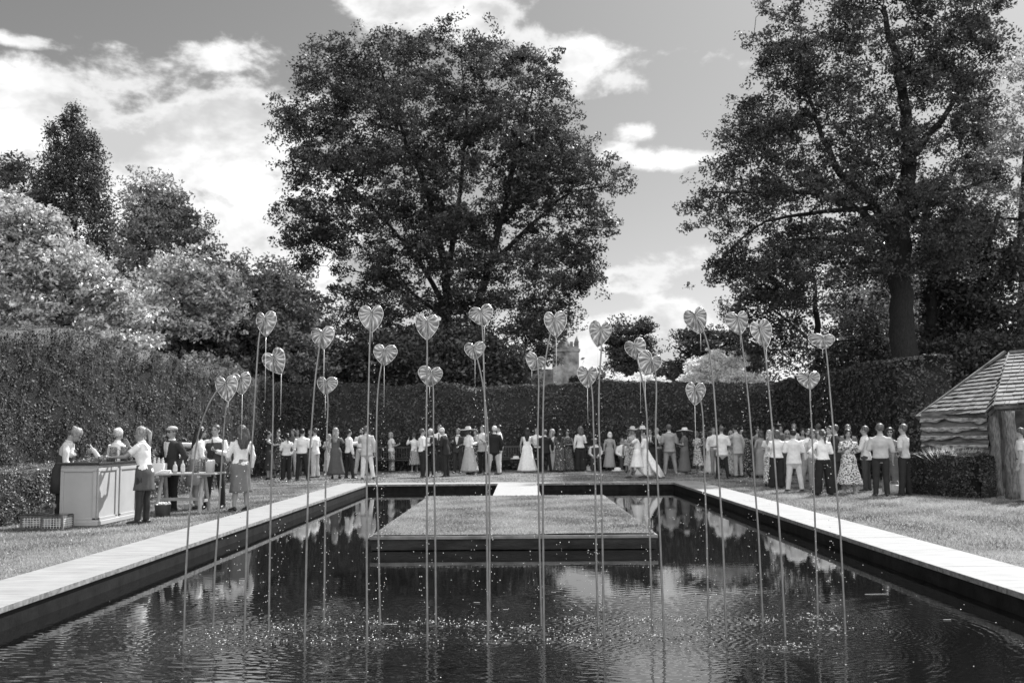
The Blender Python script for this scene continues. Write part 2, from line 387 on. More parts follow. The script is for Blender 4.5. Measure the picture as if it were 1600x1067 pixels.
# ------------------------------------------------------------------ leaf fountains
# path of each stem as picture measurements (turned into metres at the stem's own distance): base, ..., attachment; leaf tip; leaf width
ST = [
 ([(287,1005),(290,900),(294,830),(299,760),(306,695),(314,662),(326,630),(339,607),(352,597)], (356,627), 35),
 ([(333,987),(335,900),(340,830),(344,760),(348,700),(350,665),(354,630),(362,606),(375,590)], (378,616), 33),
 ([(382,1000),(384,900),(388,760),(396,665),(400,590),(404,530),(407,505),(413,496)], (415,526), 36),
 ([(420,985),(421,900),(424,740),(427,640),(427,590),(426,556)], (439,584), 37),
 ([(476,1003),(478,900),(482,740),(486,677),(492,595),(498,548),(503,519)], (506,545), 37),
 ([(506,977),(507,900),(509,740),(511,665),(513,630),(512,612),(509,595)], (508,616), 35),
 ([(573.5,1003),(573,900),(573,740),(574,690),(577,560),(578,522),(580.7,487)], (581,519), 38),
 ([(594,975),(591,830),(588.5,740),(588,677),(589,630),(592,590),(601,546)], (600,571), 37),
 ([(668,1000),(667,900),(667,740),(666,665),(667.5,560),(667.5,522),(666,501)], (667,531), 38),
 ([(681,975),(680,830),(678.5,740),(677,665),(677.5,620),(677,600),(674,580)], (671,604), 38),
 ([(765,975),(765,830),(764.5,740),(763,690),(761,652),(755,602),(747.5,565),(740,541)], (742,562), 33),
 ([(762.5,1000),(761.5,900),(760,740),(759,677),(757,615),(755,540),(754,510),(751,485)], (757,509), 38),
 ([(846,975),(843,850),(841,740),(840,690),(841,640),(842,590),(841,574),(839,560)], (831,578), 33),
 ([(850,1000),(849,900),(848,740),(848,677),(849,615),(851,565),(859,525),(866,496)], (869,527), 37),
 ([(935,978),(932,900),(930,740),(927.5,677),(926.5,640),(926,615),(923,594),(919,580)], (918,606), 32),
 ([(944,995),(941,830),(939,740),(936,677),(935.5,640),(936,590),(941,535),(939,511)], (934,542), 35),
 ([(1019,975),(1015,830),(1012,740),(1011.5,690),(1011,652),(1006,600),(996,565),(991,538)], (1000,563), 33),
 ([(1038,1000),(1031,830),(1027,740),(1024,677),(1025,640),(1026,602),(1024,575),(1019,560)], (1008,586), 38),
 ([(1107,972),(1104,830),(1101,740),(1099,665),(1097.5,640),(1095,620),(1087,606)], (1086,633), 32),
 ([(1135,995),(1129,830),(1123,740),(1120,677),(1116,615),(1110,552),(1100,515),(1086,491)], (1095,521), 36),
 ([(1192,970),(1185,830),(1178,740),(1175,690),(1169,620),(1160,540),(1156,512),(1153,495)], (1157,523), 37),
 ([(1227,993),(1220,860),(1212,740),(1207.5,677),(1202,615),(1196,552),(1190,525),(1187.5,511)], (1198,543), 38),
 ([(1278,968),(1274,830),(1271,740),(1269,677),(1267,645),(1265,615),(1265,587)], (1267,608), 37),
 ([(1321,988),(1313,830),(1305,740),(1302.5,677),(1297,615),(1291,545),(1287,527)], (1286,545), 40)]
SLAB = ['strongly bent metal leaf fountain at the far left, its stem arching right like a hook',
 'low metal leaf fountain whose leaf hangs just behind the hooked one at far left',
 'tall metal leaf fountain in front of the curly haired woman in grey skirt',
 'short straight leaf fountain with tilted leaf, between the curly haired woman and the hedge corner',
 'tall right-leaning leaf fountain with a dark leaf, left of the long-haired woman in grey dress',
 'short leaf fountain with streaming tip, low leaf directly below the dark right-leaning one',
 'tallest straight leaf fountain in front of the man in pale suit and white trousers',
 'short leaf fountain curving right beside the man in pale suit and white trousers',
 'tall straight leaf fountain rising before the white-haired guest left of the tie man',
 'short leaf fountain, its leaf half hidden behind a tall stem near the tie man',
 'short leaf fountain bowing left and crossing the tall stem beside the wide-hatted woman',
 'tall leaf fountain at the walkway left edge with the highest leaf of the row middle',
 'short leaf fountain with small leaf turned left, at the right edge of the walkway',
 'tall leaf fountain bending right in front of the distant stone tower',
 'lowest small dark leaf fountain just right of the stone tower',
 'tall leaf fountain in front of the distant layered cedar tree',
 'dark leaf fountain bowing left, partly covered by the broad leaf beside it near the bride',
 'leaf fountain with folded broad leaf, stem rising past the bride',
 'lowest leaf fountain on the right half, leaf hanging against the dark back hedge',
 'tall left-bowing leaf fountain with narrow leaf outlined against the sky',
 'tall dark leaf fountain outlined against the right trees, left of a paler broad leaf',
 'pale broad leaf fountain with slanting stem beside the dark taller one',
 'short leaf fountain with glossy ribbed leaf before the rising right hedge',
 'rightmost leaf fountain, wide pale leaf on the most slanted stem']
M_stem = mat('brushed_copper_stem', .25, .36, .25, 8, metal=.7, spec=.5)
M_rim = mat('polished_rim', .75, .3, metal=.6, spec=.6)
M_leafs = mat('beaten_copper_leaf', .30, .38, .45, 16, .002, 60, metal=.6, spec=.5)
_nt = M_leafs.node_tree; _b = _nt.nodes['Principled BSDF']; _a = _nt.nodes.new('ShaderNodeAttribute'); _a.attribute_name = 'patina'
_r = _nt.nodes.new('ShaderNodeMapRange'); _r.inputs[1].default_value = .1; _r.inputs[2].default_value = .9; _r.inputs[3].default_value = .30; _r.inputs[4].default_value = .80; lk(_nt, _a.outputs['Fac'], _r.inputs[0])
_m = _nt.nodes.new('ShaderNodeMix'); _m.data_type = 'RGBA'; _m.blend_type = 'OVERLAY'; _m.inputs[0].default_value = .6; _o = _b.inputs['Base Color'].links[0].from_socket
lk(_nt, _r.outputs[0], _m.inputs[6]); lk(_nt, _o, _m.inputs[7]); lk(_nt, _m.outputs[2], _b.inputs['Base Color'])
M_water_drop = mat('water_drop', .9, .05, spec=1.0)
HO = [(0, 0), (.05, .13), (.14, .245), (.27, .31), (.40, .28), (.51, .16), (.57, -.02), (.56, -.22), (.48, -.44), (.35, -.66), (.19, -.85), (.07, -.96), (0, -1)]
def resample(P, n):
    P = np.array(P, float); d = np.r_[0, np.cumsum(np.linalg.norm(np.diff(P, axis=0), axis=1))]; t = np.linspace(0, d[-1], n)
    return np.stack([np.interp(t, d, P[:, k]) for k in range(P.shape[1])], 1)
def smooth_path(P, n=40, it=3):
    Q = resample(P, n)
    for _ in range(it): Q[1:-1] = .25*Q[:-2]+.5*Q[1:-1]+.25*Q[2:]
    return Q
DRIPS = []
for i, (path, tip, wpx) in enumerate(ST):
    base = gp(path[0][0], path[0][1], WZ); Y = base[1]
    P = [at(x, y, Y) for x, y in path]
    ytop = -.05+.0
    root = thing('leaf_fountain', SLAB[i], 'leaf fountain', base, 0, 'metal leaf fountains standing in the pool')
    P = np.array(P)-base
    # the upper stem leans slightly away from the viewer towards its leaf
    Q = smooth_path(np.vstack([[P[0][0], 0, -.5], P]), 46, 3)
    mb = MB(); k = len(Q); rr = [.0102-.0036*(j/(k-1)) for j in range(k)]
    mb.loft(Q, rr, 8); mb.obj('stem', M_stem, root, True)
    T = at(tip[0], tip[1], Y)-base; A = P[-1].copy()
    ax = T-A; ln = np.linalg.norm(ax); vdir = -ax/ln            # up along the leaf
    wd = wpx*Y/FPX
    side = nz(np.cross(vdir, [0, 1., 0])); nrm_ = np.cross(side, vdir)  # points away from viewer or back
    if nrm_[1] < 0: nrm_ = -nrm_
    hy = R.uniform(-.35, .35); side2 = nz(side+nrm_*hy); 
    outl = resample(HO, 64); V = []; F = []; TT_ = []; nr = 10; no = len(outl)
    g2 = wav(100+i, 6, 1.5, 4)
    for sgn in (1, -1):
        o0 = len(V)
        for r_ in range(nr+1):
            q = r_/nr
            for j, (u, v) in enumerate(outl):
                uu, vv = u*q, v*q-.0
                # origin of the rays slides down the midrib so that the veins fan out
                vv = v*q + (-.06)*(1-q)
                rb = abs(math.sin((j/(no-1))**.85*math.pi*(7.5+1.2*math.sin(i*3.1+sgn))+.55*math.sin(q*6+i+sgn)+.4*math.sin(j*.21+i*2)))**.6; vein = -rb*.030*(.7+.3*math.sin(i+j*.3))*min(1, q*1.8); TT_.append(1-rb)
                cup = (.20+.1*math.sin(i*1.7))*abs(uu)**1.3+.07*max(0, q-.75)*4*(.5+.5*math.sin(j*1.9+i))*.25
                wob = .035*float(g2([[uu*sgn, vv, i]])[0])*q
                asy = 1+.10*sgn*math.sin(i*2.3)
                p = A + side2*sgn*uu*wd*.88*asy + vdir*vv*ln + nrm_*((cup+wob+vein)*wd+.014) - nrm_*0.03*ln*vv*0
                V.append(p)
        for r_ in range(nr):
            for j in range(no-1):
                a = o0+r_*no+j; f = (a, a+1, a+no+1, a+no); F.append(f if sgn > 0 else f[::-1])
    lm_ = raw_mesh('leaf', V, F, [M_leafs], True); at_ = lm_.attributes.new('patina', 'FLOAT', 'POINT'); at_.data.foreach_set('value', np.array(TT_, dtype=np.float32)); lo_ = link('leaf', lm_, root)
    sm = lo_.modifiers.new('thickness', 'SOLIDIFY'); sm.thickness = .003; sm.offset = 0
    mb = MB(); rim = [A + side2*s*u*wd*.88*(1+.10*s*math.sin(i*2.3))+vdir*v*ln+nrm_*(((.20+.1*math.sin(i*1.7))*abs(u)**1.3)*wd+.012) for s in (1, -1) for (u, v) in (outl if s > 0 else outl[::-1])]
    mb.loft(rim, [.0030]*len(rim), 5); mb.obj('rim', M_rim, root, True)
    mb = MB(); mb.loft([A, A*.5+T*.5+nrm_*.004, T+nrm_*.01], [.006, .004, .0018], 6); mb.obj('midrib', M_stem, root, True)
    DRIPS.append(T+base+np.array([0, .012, 0]))
# falling drops and the thin threads of water leaving the leaf tips
mb = MB()
DS = []
for i, T in enumerate(DRIPS):
    drift = R.uniform(-.10, .10)
    L0 = R.uniform(.05, .55)
    mb.loft([T, T-[0, 0, L0*.5], T-[0, 0, L0]], [.0022, .0018, .0012], 5)
    z = T[2]-L0; dense = R.uniform(.6, 1.6)
    while z > WZ:
        f = (T[2]-z)
        for q in range(1 if R.uniform() < .6 else 2):
            c = (T[0]+drift*f*f*.12+R.normal()*.010*(1+f), T[1]+R.normal()*.02*(1+f), z+R.normal()*.01); s = R.uniform(.0016, .0042)
            mb.ball(c, (s, s, s*1.3), 6, 4)
        z -= R.uniform(.015, .09)/dense
    DS.append((T[0]+drift*.6, T[1]))
struct(mb.obj('falling_water', mat('falling_water_bright', .85, .15, spec=.8), None, True), 'stuff')
# ripples: the water surface as real waves around the places where the drops land
src = np.array([(p[0]+R.normal()*.05, p[1]+R.normal()*.15) for p in DS])
xs = np.linspace(-W, W, 760)
ys = np.concatenate([np.linspace(3.0, 5.5, 160, endpoint=False), np.linspace(5.5, 10.5, 620, endpoint=False), np.linspace(10.5, 15, 160, endpoint=False), np.linspace(15, D0, 120)])
X, Y = np.meshgrid(xs, ys); Z = np.zeros_like(X)
for k, (sx_, sy_) in enumerate(src):
    r = np.hypot(X-sx_, Y-sy_); lam = R.uniform(.050, .075); amp = R.uniform(.6, 1.2)
    Z += amp*.0016*np.cos(2*np.pi*r/lam+R.uniform(0, 6))*np.exp(-r/.5)
    Z += amp*.00022*np.cos(2*np.pi*r/(lam*1.9)+R.uniform(0, 6))*np.exp(-r/1.4)
env = np.zeros_like(X)
for sx_, sy_ in src: env = np.maximum(env, np.exp(-(((X-sx_)/.34)**2+((Y-sy_)/.30)**2)))
P3 = np.stack([X.ravel(), Y.ravel()], 1)
def chop(seed, n, lmin, lmax):
    g = np.random.default_rng(seed); Zc = np.zeros(len(P3))
    for _ in range(n):
        l = g.uniform(lmin, lmax); th = g.uniform(0, 6.28); Zc += l*np.sin(2*np.pi/l*(P3[:, 0]*math.cos(th)+P3[:, 1]*math.sin(th))+g.uniform(0, 6.28))
    return (Zc/math.sqrt(n)).reshape(X.shape)
Z += env*chop(1, 14, .028, .07)*.055
calm = 1/(1+np.exp((X-.2)*2.2))*.85+.10         # the right half lies calmer
nearf = np.exp(-((Y-6.6)/1.7)**2)
g = np.random.default_rng(4); Zl = np.zeros_like(X)
for _ in range(9):
    l = g.uniform(.06, .14); th = 1.57+g.normal()*.28; Zl += l*np.sin(2*np.pi/l*(X*math.cos(th)+Y*math.sin(th)+.06*np.sin(X*2.1+_))+g.uniform(0, 6))
Z += Zl/3*.011*calm*(nearf*.9+.05)*np.clip((20-Y)/8, 0, 1)
edge = np.clip(np.minimum(W-abs(X), 1)/.2, 0, 1)
V = np.stack([X.ravel(), Y.ravel(), (WZ+Z*edge).ravel()], 1)
ny_, nx_ = X.shape; a = (np.arange(ny_-1)[:, None]*nx_+np.arange(nx_-1)[None]).ravel()
F = np.stack([a, a+1, a+nx_+1, a+nx_], 1)
m = bpy.data.materials.new('pond_water'); m.use_nodes = True; nt = m.node_tree; b = nt.nodes['Principled BSDF']
b.inputs['Base Color'].default_value = gray(.006); b.inputs['Roughness'].default_value = .015; b.inputs['IOR'].default_value = 2.4; b.inputs['Specular IOR Level'].default_value = .95
t_ = nt.nodes.new('ShaderNodeTexCoord'); mp = nt.nodes.new('ShaderNodeMapping'); mp.inputs['Scale'].default_value = (1, 2.2, 1); lk(nt, t_.outputs['Object'], mp.inputs[0])
n_ = nt.nodes.new('ShaderNodeTexNoise'); n_.inputs['Scale'].default_value = 5; n_.inputs['Detail'].default_value = 4; lk(nt, mp.outputs[0], n_.inputs['Vector'])
bp = nt.nodes.new('ShaderNodeBump'); bp.inputs['Distance'].default_value = .0003; lk(nt, n_.outputs[0], bp.inputs['Height']); lk(nt, bp.outputs[0], b.inputs['Normal'])
struct(link('pool_water', raw_mesh('pool_water', V, F, [m], True)))
# splashes and floating bits
mb = MB()
for (sx_, sy_) in src:
    for _ in range(42):
        a = R.uniform(0, 6.28); r = abs(R.normal())*.26; s = R.uniform(.0015, .0052)*(1 if r < .3 else .7)
        mb.ball((sx_+math.cos(a)*r, sy_+math.sin(a)*r*.9, WZ+.004+abs(R.normal())*.016*(r < .2)), (s*1.5, s, s), 5, 3)
for _ in range(420):
    y = R.uniform(6, 22); x = R.uniform(-4.3, 4.3)
    if abs(x-IC) < IW+.1 and y > I0-.1: continue
    s = R.uniform(.0015, .004)*(.6+y/12); mb.ball((x, y, WZ+.002), (s*1.5, s, s*.5), 5, 3)
struct(mb.obj('water_splashes', MATS['falling_water_bright'], None, True), 'stuff')
mb = MB()
for px, py, l in ((610, 975, 26), (1370, 928, 46), (745, 941, 12), (865, 925, 9), (760, 977, 12), (790, 952, 9), (575, 921, 8), (1480, 968, 14)):
    p = gp(px, py, WZ+.004); w = l*p[1]/FPX; mb.box((p[0], p[1], WZ+.006), (w*.8, .010, .003), rz=R.uniform(-.1, .1))
struct(mb.obj('floating_debris', mat('dry_leaf_bits', .35, .8), None), 'stuff')
# ------------------------------------------------------------------ hedges
M_yew = leafmat('yew_foliage', .012, .17, .25, .025, .5)
M_yewcore = mat('yew_core', .012, .6, .9, 12, .02, 30)
M_yew_lit = leafmat('yew_foliage_sunlit', .03, .26, .25, .02, .5)  # paler copy of the yew foliage, sunlight put into its colour
M_box = leafmat('box_foliage', .03, .40, .3, .06, .45)
def hedge(name, label, P, h, per_m2, size, seed, amp=.10, mt=None, htop=None, group=None, grp_cat='hedge', faces='LRFBT', step=.28):
    """P: centre line [(x,y),...] with half widths; the hedge is a thick wall following it. h: height or list"""
    mt = mt or M_yew
    P = np.array(P, float); Q = resample(P, max(3, int(np.linalg.norm(np.diff(P[:, :2], axis=0), axis=1).sum()/step)))
    T = np.gradient(Q[:, :2], axis=0); T /= np.linalg.norm(T, axis=1)[:, None]; N = np.stack([T[:, 1], -T[:, 0]], 1)
    hw = Q[:, 2]; hh = Q[:, 3]
    f = wav(seed, 10, .12, .5); f2 = wav(seed+1, 10, .6, 1.6); cy, cx_ = P[:, 1].mean(), P[:, 0].mean()
    ns = 26                                            # points round the section
    sec = []
    for j in range(8): sec.append((1, j/8))
    for j in range(ns-16+1): sec.append((1-2*j/(ns-16), 1))
    for j in range(7, -1, -1): sec.append((-1, j/8))
    V = []
    for i in range(len(Q)):
        for (u, v) in sec:
            c = .03*(abs(u) > .85 and v > .9)
            V.append((Q[i, 0]+N[i, 0]*u*(hw[i]-c*.6), Q[i, 1]+N[i, 1]*u*(hw[i]-c*.6), v*hh[i]-c*.6))
    V = np.array(V); k = len(sec)
    out_ = np.zeros_like(V)
    for i in range(len(Q)):
        for j, (u, v) in enumerate(sec):
            out_[i*k+j] = (N[i, 0]*u*(abs(u) > .9), N[i, 1]*u*(abs(u) > .9), 1.0 if v == 1 else 0)
    V = V+out_*(f(V)*amp+f2(V)*amp*.35)[:, None]; V[:, 2] = np.maximum(V[:, 2], -.05)
    F = [(i*k+j, i*k+j+1, (i+1)*k+j+1, (i+1)*k+j) for i in range(len(Q)-1) for j in range(k-1)]
    nq = len(F)
    for e, rev in ((0, 0), ((len(Q)-1)*k, 1)):          # end faces as strips
        for j in range(k//2):
            q = (e+j, e+j+1, e+k-2-j, e+k-1-j)
            if len(set(q)) == 4: F.append(q if not rev else q[::-1])
    A = V[np.array([q for q in F])]; ar = .5*(np.linalg.norm(np.cross(A[:, 1]-A[:, 0], A[:, 2]-A[:, 0]), axis=1)+np.linalg.norm(np.cross(A[:, 2]-A[:, 0], A[:, 3]-A[:, 0]), axis=1))
    cen = A.mean(1); dist = np.hypot(cen[:, 0], cen[:, 1])
    g = np.random.default_rng(seed); nn = g.poisson(ar*per_m2*np.clip(18/dist, .5, 2.2)); idx = np.repeat(np.arange(len(F)), nn)
    a, b = g.uniform(size=(2, len(idx)))[:, :, None]; B = A[idx]
    C = (1-a)*((1-b)*B[:, 0]+b*B[:, 3])+a*((1-b)*B[:, 1]+b*B[:, 2])
    nr_ = np.cross(B[:, 1]-B[:, 0], B[:, 3]-B[:, 0]); nr_ /= np.linalg.norm(nr_, axis=1)[:, None]+1e-9
    clump = wav(seed+5, 14, .8, 3.5)(C)
    C = C+nr_*(g.normal(size=(len(C), 1))*.022+clump[:, None]*.032)
    n2 = nr_*1.1+g.normal(size=(len(C), 3))*.62; n2 /= np.linalg.norm(n2, axis=1)[:, None]
    a2 = np.cross(n2, g.normal(size=(len(C), 3))); a2 /= np.linalg.norm(a2, axis=1)[:, None]+1e-9; b2 = np.cross(n2, a2); s2 = (size*g.uniform(.6, 1.4, len(C)))[:, None]
    LV = np.stack([C-a2*s2*.5, C+b2*s2*.27, C+a2*s2*.5, C-b2*s2*.27], 1); LF = np.arange(4*len(C)).reshape(-1, 4); sc_ = np.clip(dist[idx]/18, .6, 1.6)[:, None, None]
    LV = (C[:, None]+(LV-C[:, None])*sc_).reshape(-1, 3)
    tone = np.clip(.45+g.normal(size=len(C))*.16+clump*.12, 0, 1)
    root = thing(name, label, 'hedge', (float(P[0, 0]), float(P[0, 1]), 0), 0, group); off = np.array([P[0, 0], P[0, 1], 0])
    link('branches', raw_mesh('branches', V-off, F, [M_yewcore], True), root)
    link('foliage', raw_mesh('foliage', LV-off, LF, [mt], tone=tone), root)
    return root
hedge('clipped_hedge', 'tall sunlit yew hedge along the left side of the lawn', [(-10.0, 7.5, .8, 3.5), (-10.05, 20, .8, 3.5), (-10.1, 30, .85, 3.52), (-10.3, 41, .85, 3.5)], 0, 1800, .045, 21, amp=.10, mt=M_yew_lit)
hedge('clipped_hedge', 'long dark yew hedge closing the garden behind the wedding guests', [(-11.2, 41, .9, 3.42), (0, 41, .9, 3.4), (11.4, 41, .9, 3.42)], 0, 900, .07, 22, amp=.10)
hedge('clipped_hedge', 'tall dark yew hedge on the right ending in a square block by the hut', [(11.2, 40.2, .9, 3.45), (11.35, 34, .8, 3.45), (11.5, 28.5, .75, 3.45)], 0, 1100, .06, 23, amp=.07)
hedge('box_hedge', 'low box hedge at the foot of the tall left hedge behind the bar', [(-8.85, 8, .38, .93), (-8.85, 18, .38, .95), (-8.85, 28.5, .38, .95)], 0, 2300, .04, 24, amp=.06, mt=M_box)

# ------------------------------------------------------------------ trees
def crown_mesh(prof, Y, dr, nclus, lpc, csz, lsz, seed, mt, gap=-.3, layers=0, edge=.5, droop=0, tonebase=.5, yb=None, vert=.62, extra=None, fq=(.12, .45), bump=.10, sub=0):
    g = np.random.default_rng(seed)
    pz, pl, pr = [], [], []
    for (py, xl, xr) in prof:
        a = at(xl, py, Y); b = at(xr, py, Y); pz.append((a[2]+b[2])/2); pl.append(a[0]); pr.append(b[0])
    o = np.argsort(pz); ins = csz*(.36 if sub else .3); pl = [a+min(ins, (b-a)*.3) for a, b in zip(pl, pr)]; pr = [b-min(ins, (b-a)*.3) for a, b in zip(pl, pr)]; zt = max(pz); pz = [z-ins*.5 if z > zt-1 else z for z in pz]; pz = np.array(pz)[o]; pl = np.array(pl)[o]; pr = np.array(pr)[o]
    nf = wav(seed+3, 14, *fq); of = wav(seed+4, 10, .08, .35)
    C = []; n = 0
    while n < nclus:
        m = nclus*3; z = g.uniform(pz[0], pz[-1], m); l = np.interp(z, pz, pl); r = np.interp(z, pz, pr)
        keep = g.uniform(size=m) < (r-l)/(pr-pl).max(); z, l, r = z[keep], l[keep], r[keep]; m = len(z)
        th = g.uniform(0, 6.28, m); q = g.uniform(size=m)**edge
        q = q*(1+bump*of(np.stack([np.cos(th)*5, np.sin(th)*5, z*1.0], 1)))
        if sub: u = g.uniform(-1, 1, m); v = g.uniform(-1, 1, m)*np.sqrt(1-u*u)**.8; u = u*(1+bump*of(np.stack([u*5, v*5, z*1.0], 1)))
        else: u = q*np.cos(th); v = q*np.sin(th)
        hwid = (r-l)/2
        P = np.stack([(l+r)/2+u*hwid, Y+v*np.minimum(hwid*dr, (pr-pl).max()*.5*dr), z], 1)
        if layers: P[:, 2] = np.round(P[:, 2]/layers)*layers+g.normal(size=m)*layers*.22+.12*layers*np.abs(P[:, 0]-P[:, 0].mean())/1.5
        P = P[nf(P) > gap]; C.append(P); n += len(P)
    C = np.concatenate(C)[:nclus]
    if extra is not None: C = np.vstack([C, extra])
    if sub:
        k = sub; d0 = g.normal(size=(len(C)*k, 3)); d0 /= np.linalg.norm(d0, axis=1)[:, None]; d0 *= g.uniform(size=(len(d0), 1))**.4
        big = np.repeat(csz*g.uniform(.6, 1.5, len(C)), k)[:, None]; d0[:, 2] = d0[:, 2]*.55-.12*(d0[:, 0]**2+d0[:, 1]**2); Cb = C; C = np.repeat(C, k, 0)+d0*big; csz = csz*.36
    cs = csz*g.uniform(.6, 1.45, len(C)); idx = np.repeat(np.arange(len(C)), lpc)
    d = g.normal(size=(len(idx), 3)); d /= np.linalg.norm(d, axis=1)[:, None]; d *= (g.uniform(size=(len(idx), 1))**.45)
    d[:, 2] *= vert
    if droop: d[:, 2] -= droop*(d[:, 0]**2+d[:, 1]**2)
    L = C[idx]+d*cs[idx][:, None]
    V, F = leaf_quads(L, lsz, g, up=.3)
    tn = np.clip(tonebase+g.normal(size=len(C))[idx]*.20+g.normal(size=len(L))*.2, 0, 1)
    return C, V, F, tn
def limb_mesh(limbs, Y, C, nconn, seed, rmin=.03):
    """limbs: [(points (px,py,dY), r0, r1)] ; then finer boughs grow out to the leaf clusters"""
    g = np.random.default_rng(seed); mb = MB(); nodes = []; nr = []
    for pts, r0, r1 in limbs:
        Q = np.array([at(p[0], p[1], Y+(p[2] if len(p) > 2 else 0)) for p in pts]); Q = smooth_path(Q, max(8, len(pts)*4), 1)
        Q[1:-1] += g.normal(size=(len(Q)-2, 3))*.06*min(1, r0*2)
        rr = list(np.linspace(r0, r1, len(Q))); mb.loft(Q, rr, 9 if r0 > .15 else 6); nodes += list(Q[1:]); nr += rr[1:]
    if C is not None and len(C):
        S = C[g.permutation(len(C))[:nconn]]
        base = np.array(nodes)
        dd = np.array([np.min(np.linalg.norm(base-s, axis=1)) for s in S]); S = S[np.argsort(dd)]
        NA = np.zeros((len(base)+3*len(S), 3)); NA[:len(base)] = base; NR = np.zeros(len(NA)); NR[:len(base)] = nr; cnt = len(base)
        for s in S:
            pen = np.linalg.norm(NA[:cnt]-s, axis=1)+np.maximum(0, NA[:cnt, 2]-s[2])*1.2
            i = int(np.argmin(pen)); a = NA[i]; L = np.linalg.norm(s-a)
            r0 = max(rmin*.6, min(NR[i]*.7, .03+.022*L)); mid = a*.5+s*.5+np.array([0, 0, .10*L])+g.normal(size=3)*.07*L
            mb.loft([a, mid, s], [r0, r0*.75, max(rmin*.35, r0*.4)], 5)
            NA[cnt] = mid; NR[cnt] = r0*.75; NA[cnt+1] = s; NR[cnt+1] = r0*.45; cnt += 2
    return mb
def tree(name, label, cat, Y, prof, limbs, mt, bark, seed, nclus, lpc, csz, lsz, dr=.8, nconn=250, group=None, **k):
    C, V, F, tn = crown_mesh(prof, Y, dr, nclus, lpc, csz, lsz, seed, mt, **k)
    b = at(limbs[0][0][0][0], limbs[0][0][0][1], Y); base = np.array([b[0], b[1], 0])
    root = thing(name, label, cat, base, 0, group)
    mb = limb_mesh(limbs, Y, C, nconn, seed+9)
    mb.V = [tuple(np.array(v)-base) for v in mb.V]; mb.obj('trunk', bark, root, True)
    link('crown', raw_mesh('crown', V-base, F, [mt], tone=tn), root)
    return root
M_dark = leafmat('dark_broad_foliage', .008, .10, .42, .04, .4)
M_oak = leafmat('oak_foliage', .008, .10, .42, .04, .4)
M_mid = leafmat('mid_broad_foliage', .03, .40, .42, .08, .4)
M_lite = leafmat('pale_foliage', .05, .85, .30, .12, .35)
M_flow = leafmat('blossom_foliage', .6, .98, .5, .06, .5)
M_con = leafmat('conifer_foliage', .012, .09, .2, .06, .5)

tree('beech_tree', 'huge dark broad-crowned tree rising behind the middle of the back hedge', 'tree', 52,
 [(40, 545, 600), (62, 500, 665), (80, 490, 835), (110, 480, 880), (150, 450, 905), (185, 405, 915), (215, 440, 925), (255, 455, 955), (290, 445, 985), (330, 448, 955), (370, 468, 940), (400, 455, 935), (440, 478, 945), (480, 495, 938), (510, 505, 910), (540, 505, 872), (610, 500, 850)],
 [([(690, 640), (692, 560), (700, 470), (690, 380), (660, 280), (620, 180), (590, 90)], .34, .04), ([(735, 640), (735, 560), (748, 470), (775, 380), (800, 270), (820, 180), (840, 110)], .30, .04),
  ([(696, 480), (650, 400), (580, 320), (500, 250)], .15, .03), ([(760, 420), (830, 350), (890, 300), (950, 290)], .14, .03), ([(700, 420), (720, 300), (730, 180), (720, 90)], .17, .03), ([(700, 500), (620, 440), (540, 420)], .13, .03)],
 M_dark, M_bark, 31, 640, 36, 1.15, .17, dr=.7, nconn=650, bump=.07, gap=-1.0, sub=11)
# the drooping skirt of twigs at its right side
tree('oak_tree', 'enormous spreading tree with exposed trunk and limbs filling the upper right', 'tree', 44,
 [(-90, 1290, 1480), (-40, 1240, 1530), (0, 1215, 1545), (40, 1190, 1570), (70, 1195, 1575), (110, 1172, 1545), (150, 1140, 1530), (200, 1140, 1560), (250, 1090, 1560), (300, 1078, 1560), (335, 1085, 1570), (360, 1130, 1560), (400, 1100, 1540), (430, 1100, 1500)],
 [([(1412, 600), (1412, 520), (1408, 440), (1405, 380), (1418, 300), (1420, 200), (1400, 90), (1380, 10)], .62, .10), ([(1405, 400), (1370, 320), (1310, 270), (1285, 215), (1260, 140)], .28, .06),
  ([(1404, 388), (1340, 380), (1290, 372), (1230, 375)], .17, .05), ([(1405, 395), (1350, 330), (1270, 300), (1190, 300), (1110, 300)], .2, .04), ([(1420, 250), (1470, 190), (1520, 110)], .2, .05),
  ([(1412, 330), (1480, 300), (1550, 280)], .2, .05), ([(1370, 325), (1290, 330), (1190, 345), (1130, 400)], .13, .03)],
 M_oak, M_bark, 33, 430, 32, 1.05, .155, dr=.7, nconn=600, bump=.07, gap=-.5, sub=11)
tree('ash_tree', 'leafy tree at the right edge with paler sunlit leaves beside the spreading giant', 'tree', 52,
 [(60, 1580, 1640), (110, 1540, 1700), (200, 1510, 1760), (300, 1480, 1780), (400, 1480, 1780), (480, 1490, 1780), (560, 1500, 1780)],
 [([(1600, 640), (1600, 480), (1600, 300), (1610, 150)], .4, .08)], M_mid, M_bark, 35, 170, 30, 1.2, .18, nconn=120, edge=.5, gap=-.9, sub=11)
tree('background_tree', 'dark second trunk tree just right of the spreading giant trunk', 'tree', 49,
 [(330, 1440, 1560), (400, 1430, 1600), (480, 1430, 1620), (560, 1440, 1620), (610, 1450, 1620)],
 [([(1458, 640), (1458, 500), (1452, 400), (1440, 300)], .38, .12), ([(1530, 640), (1528, 540), (1535, 420), (1560, 330)], .3, .1)], M_dark, M_bark, 36, 380, 90, .9, .22, nconn=60, gap=-.2)
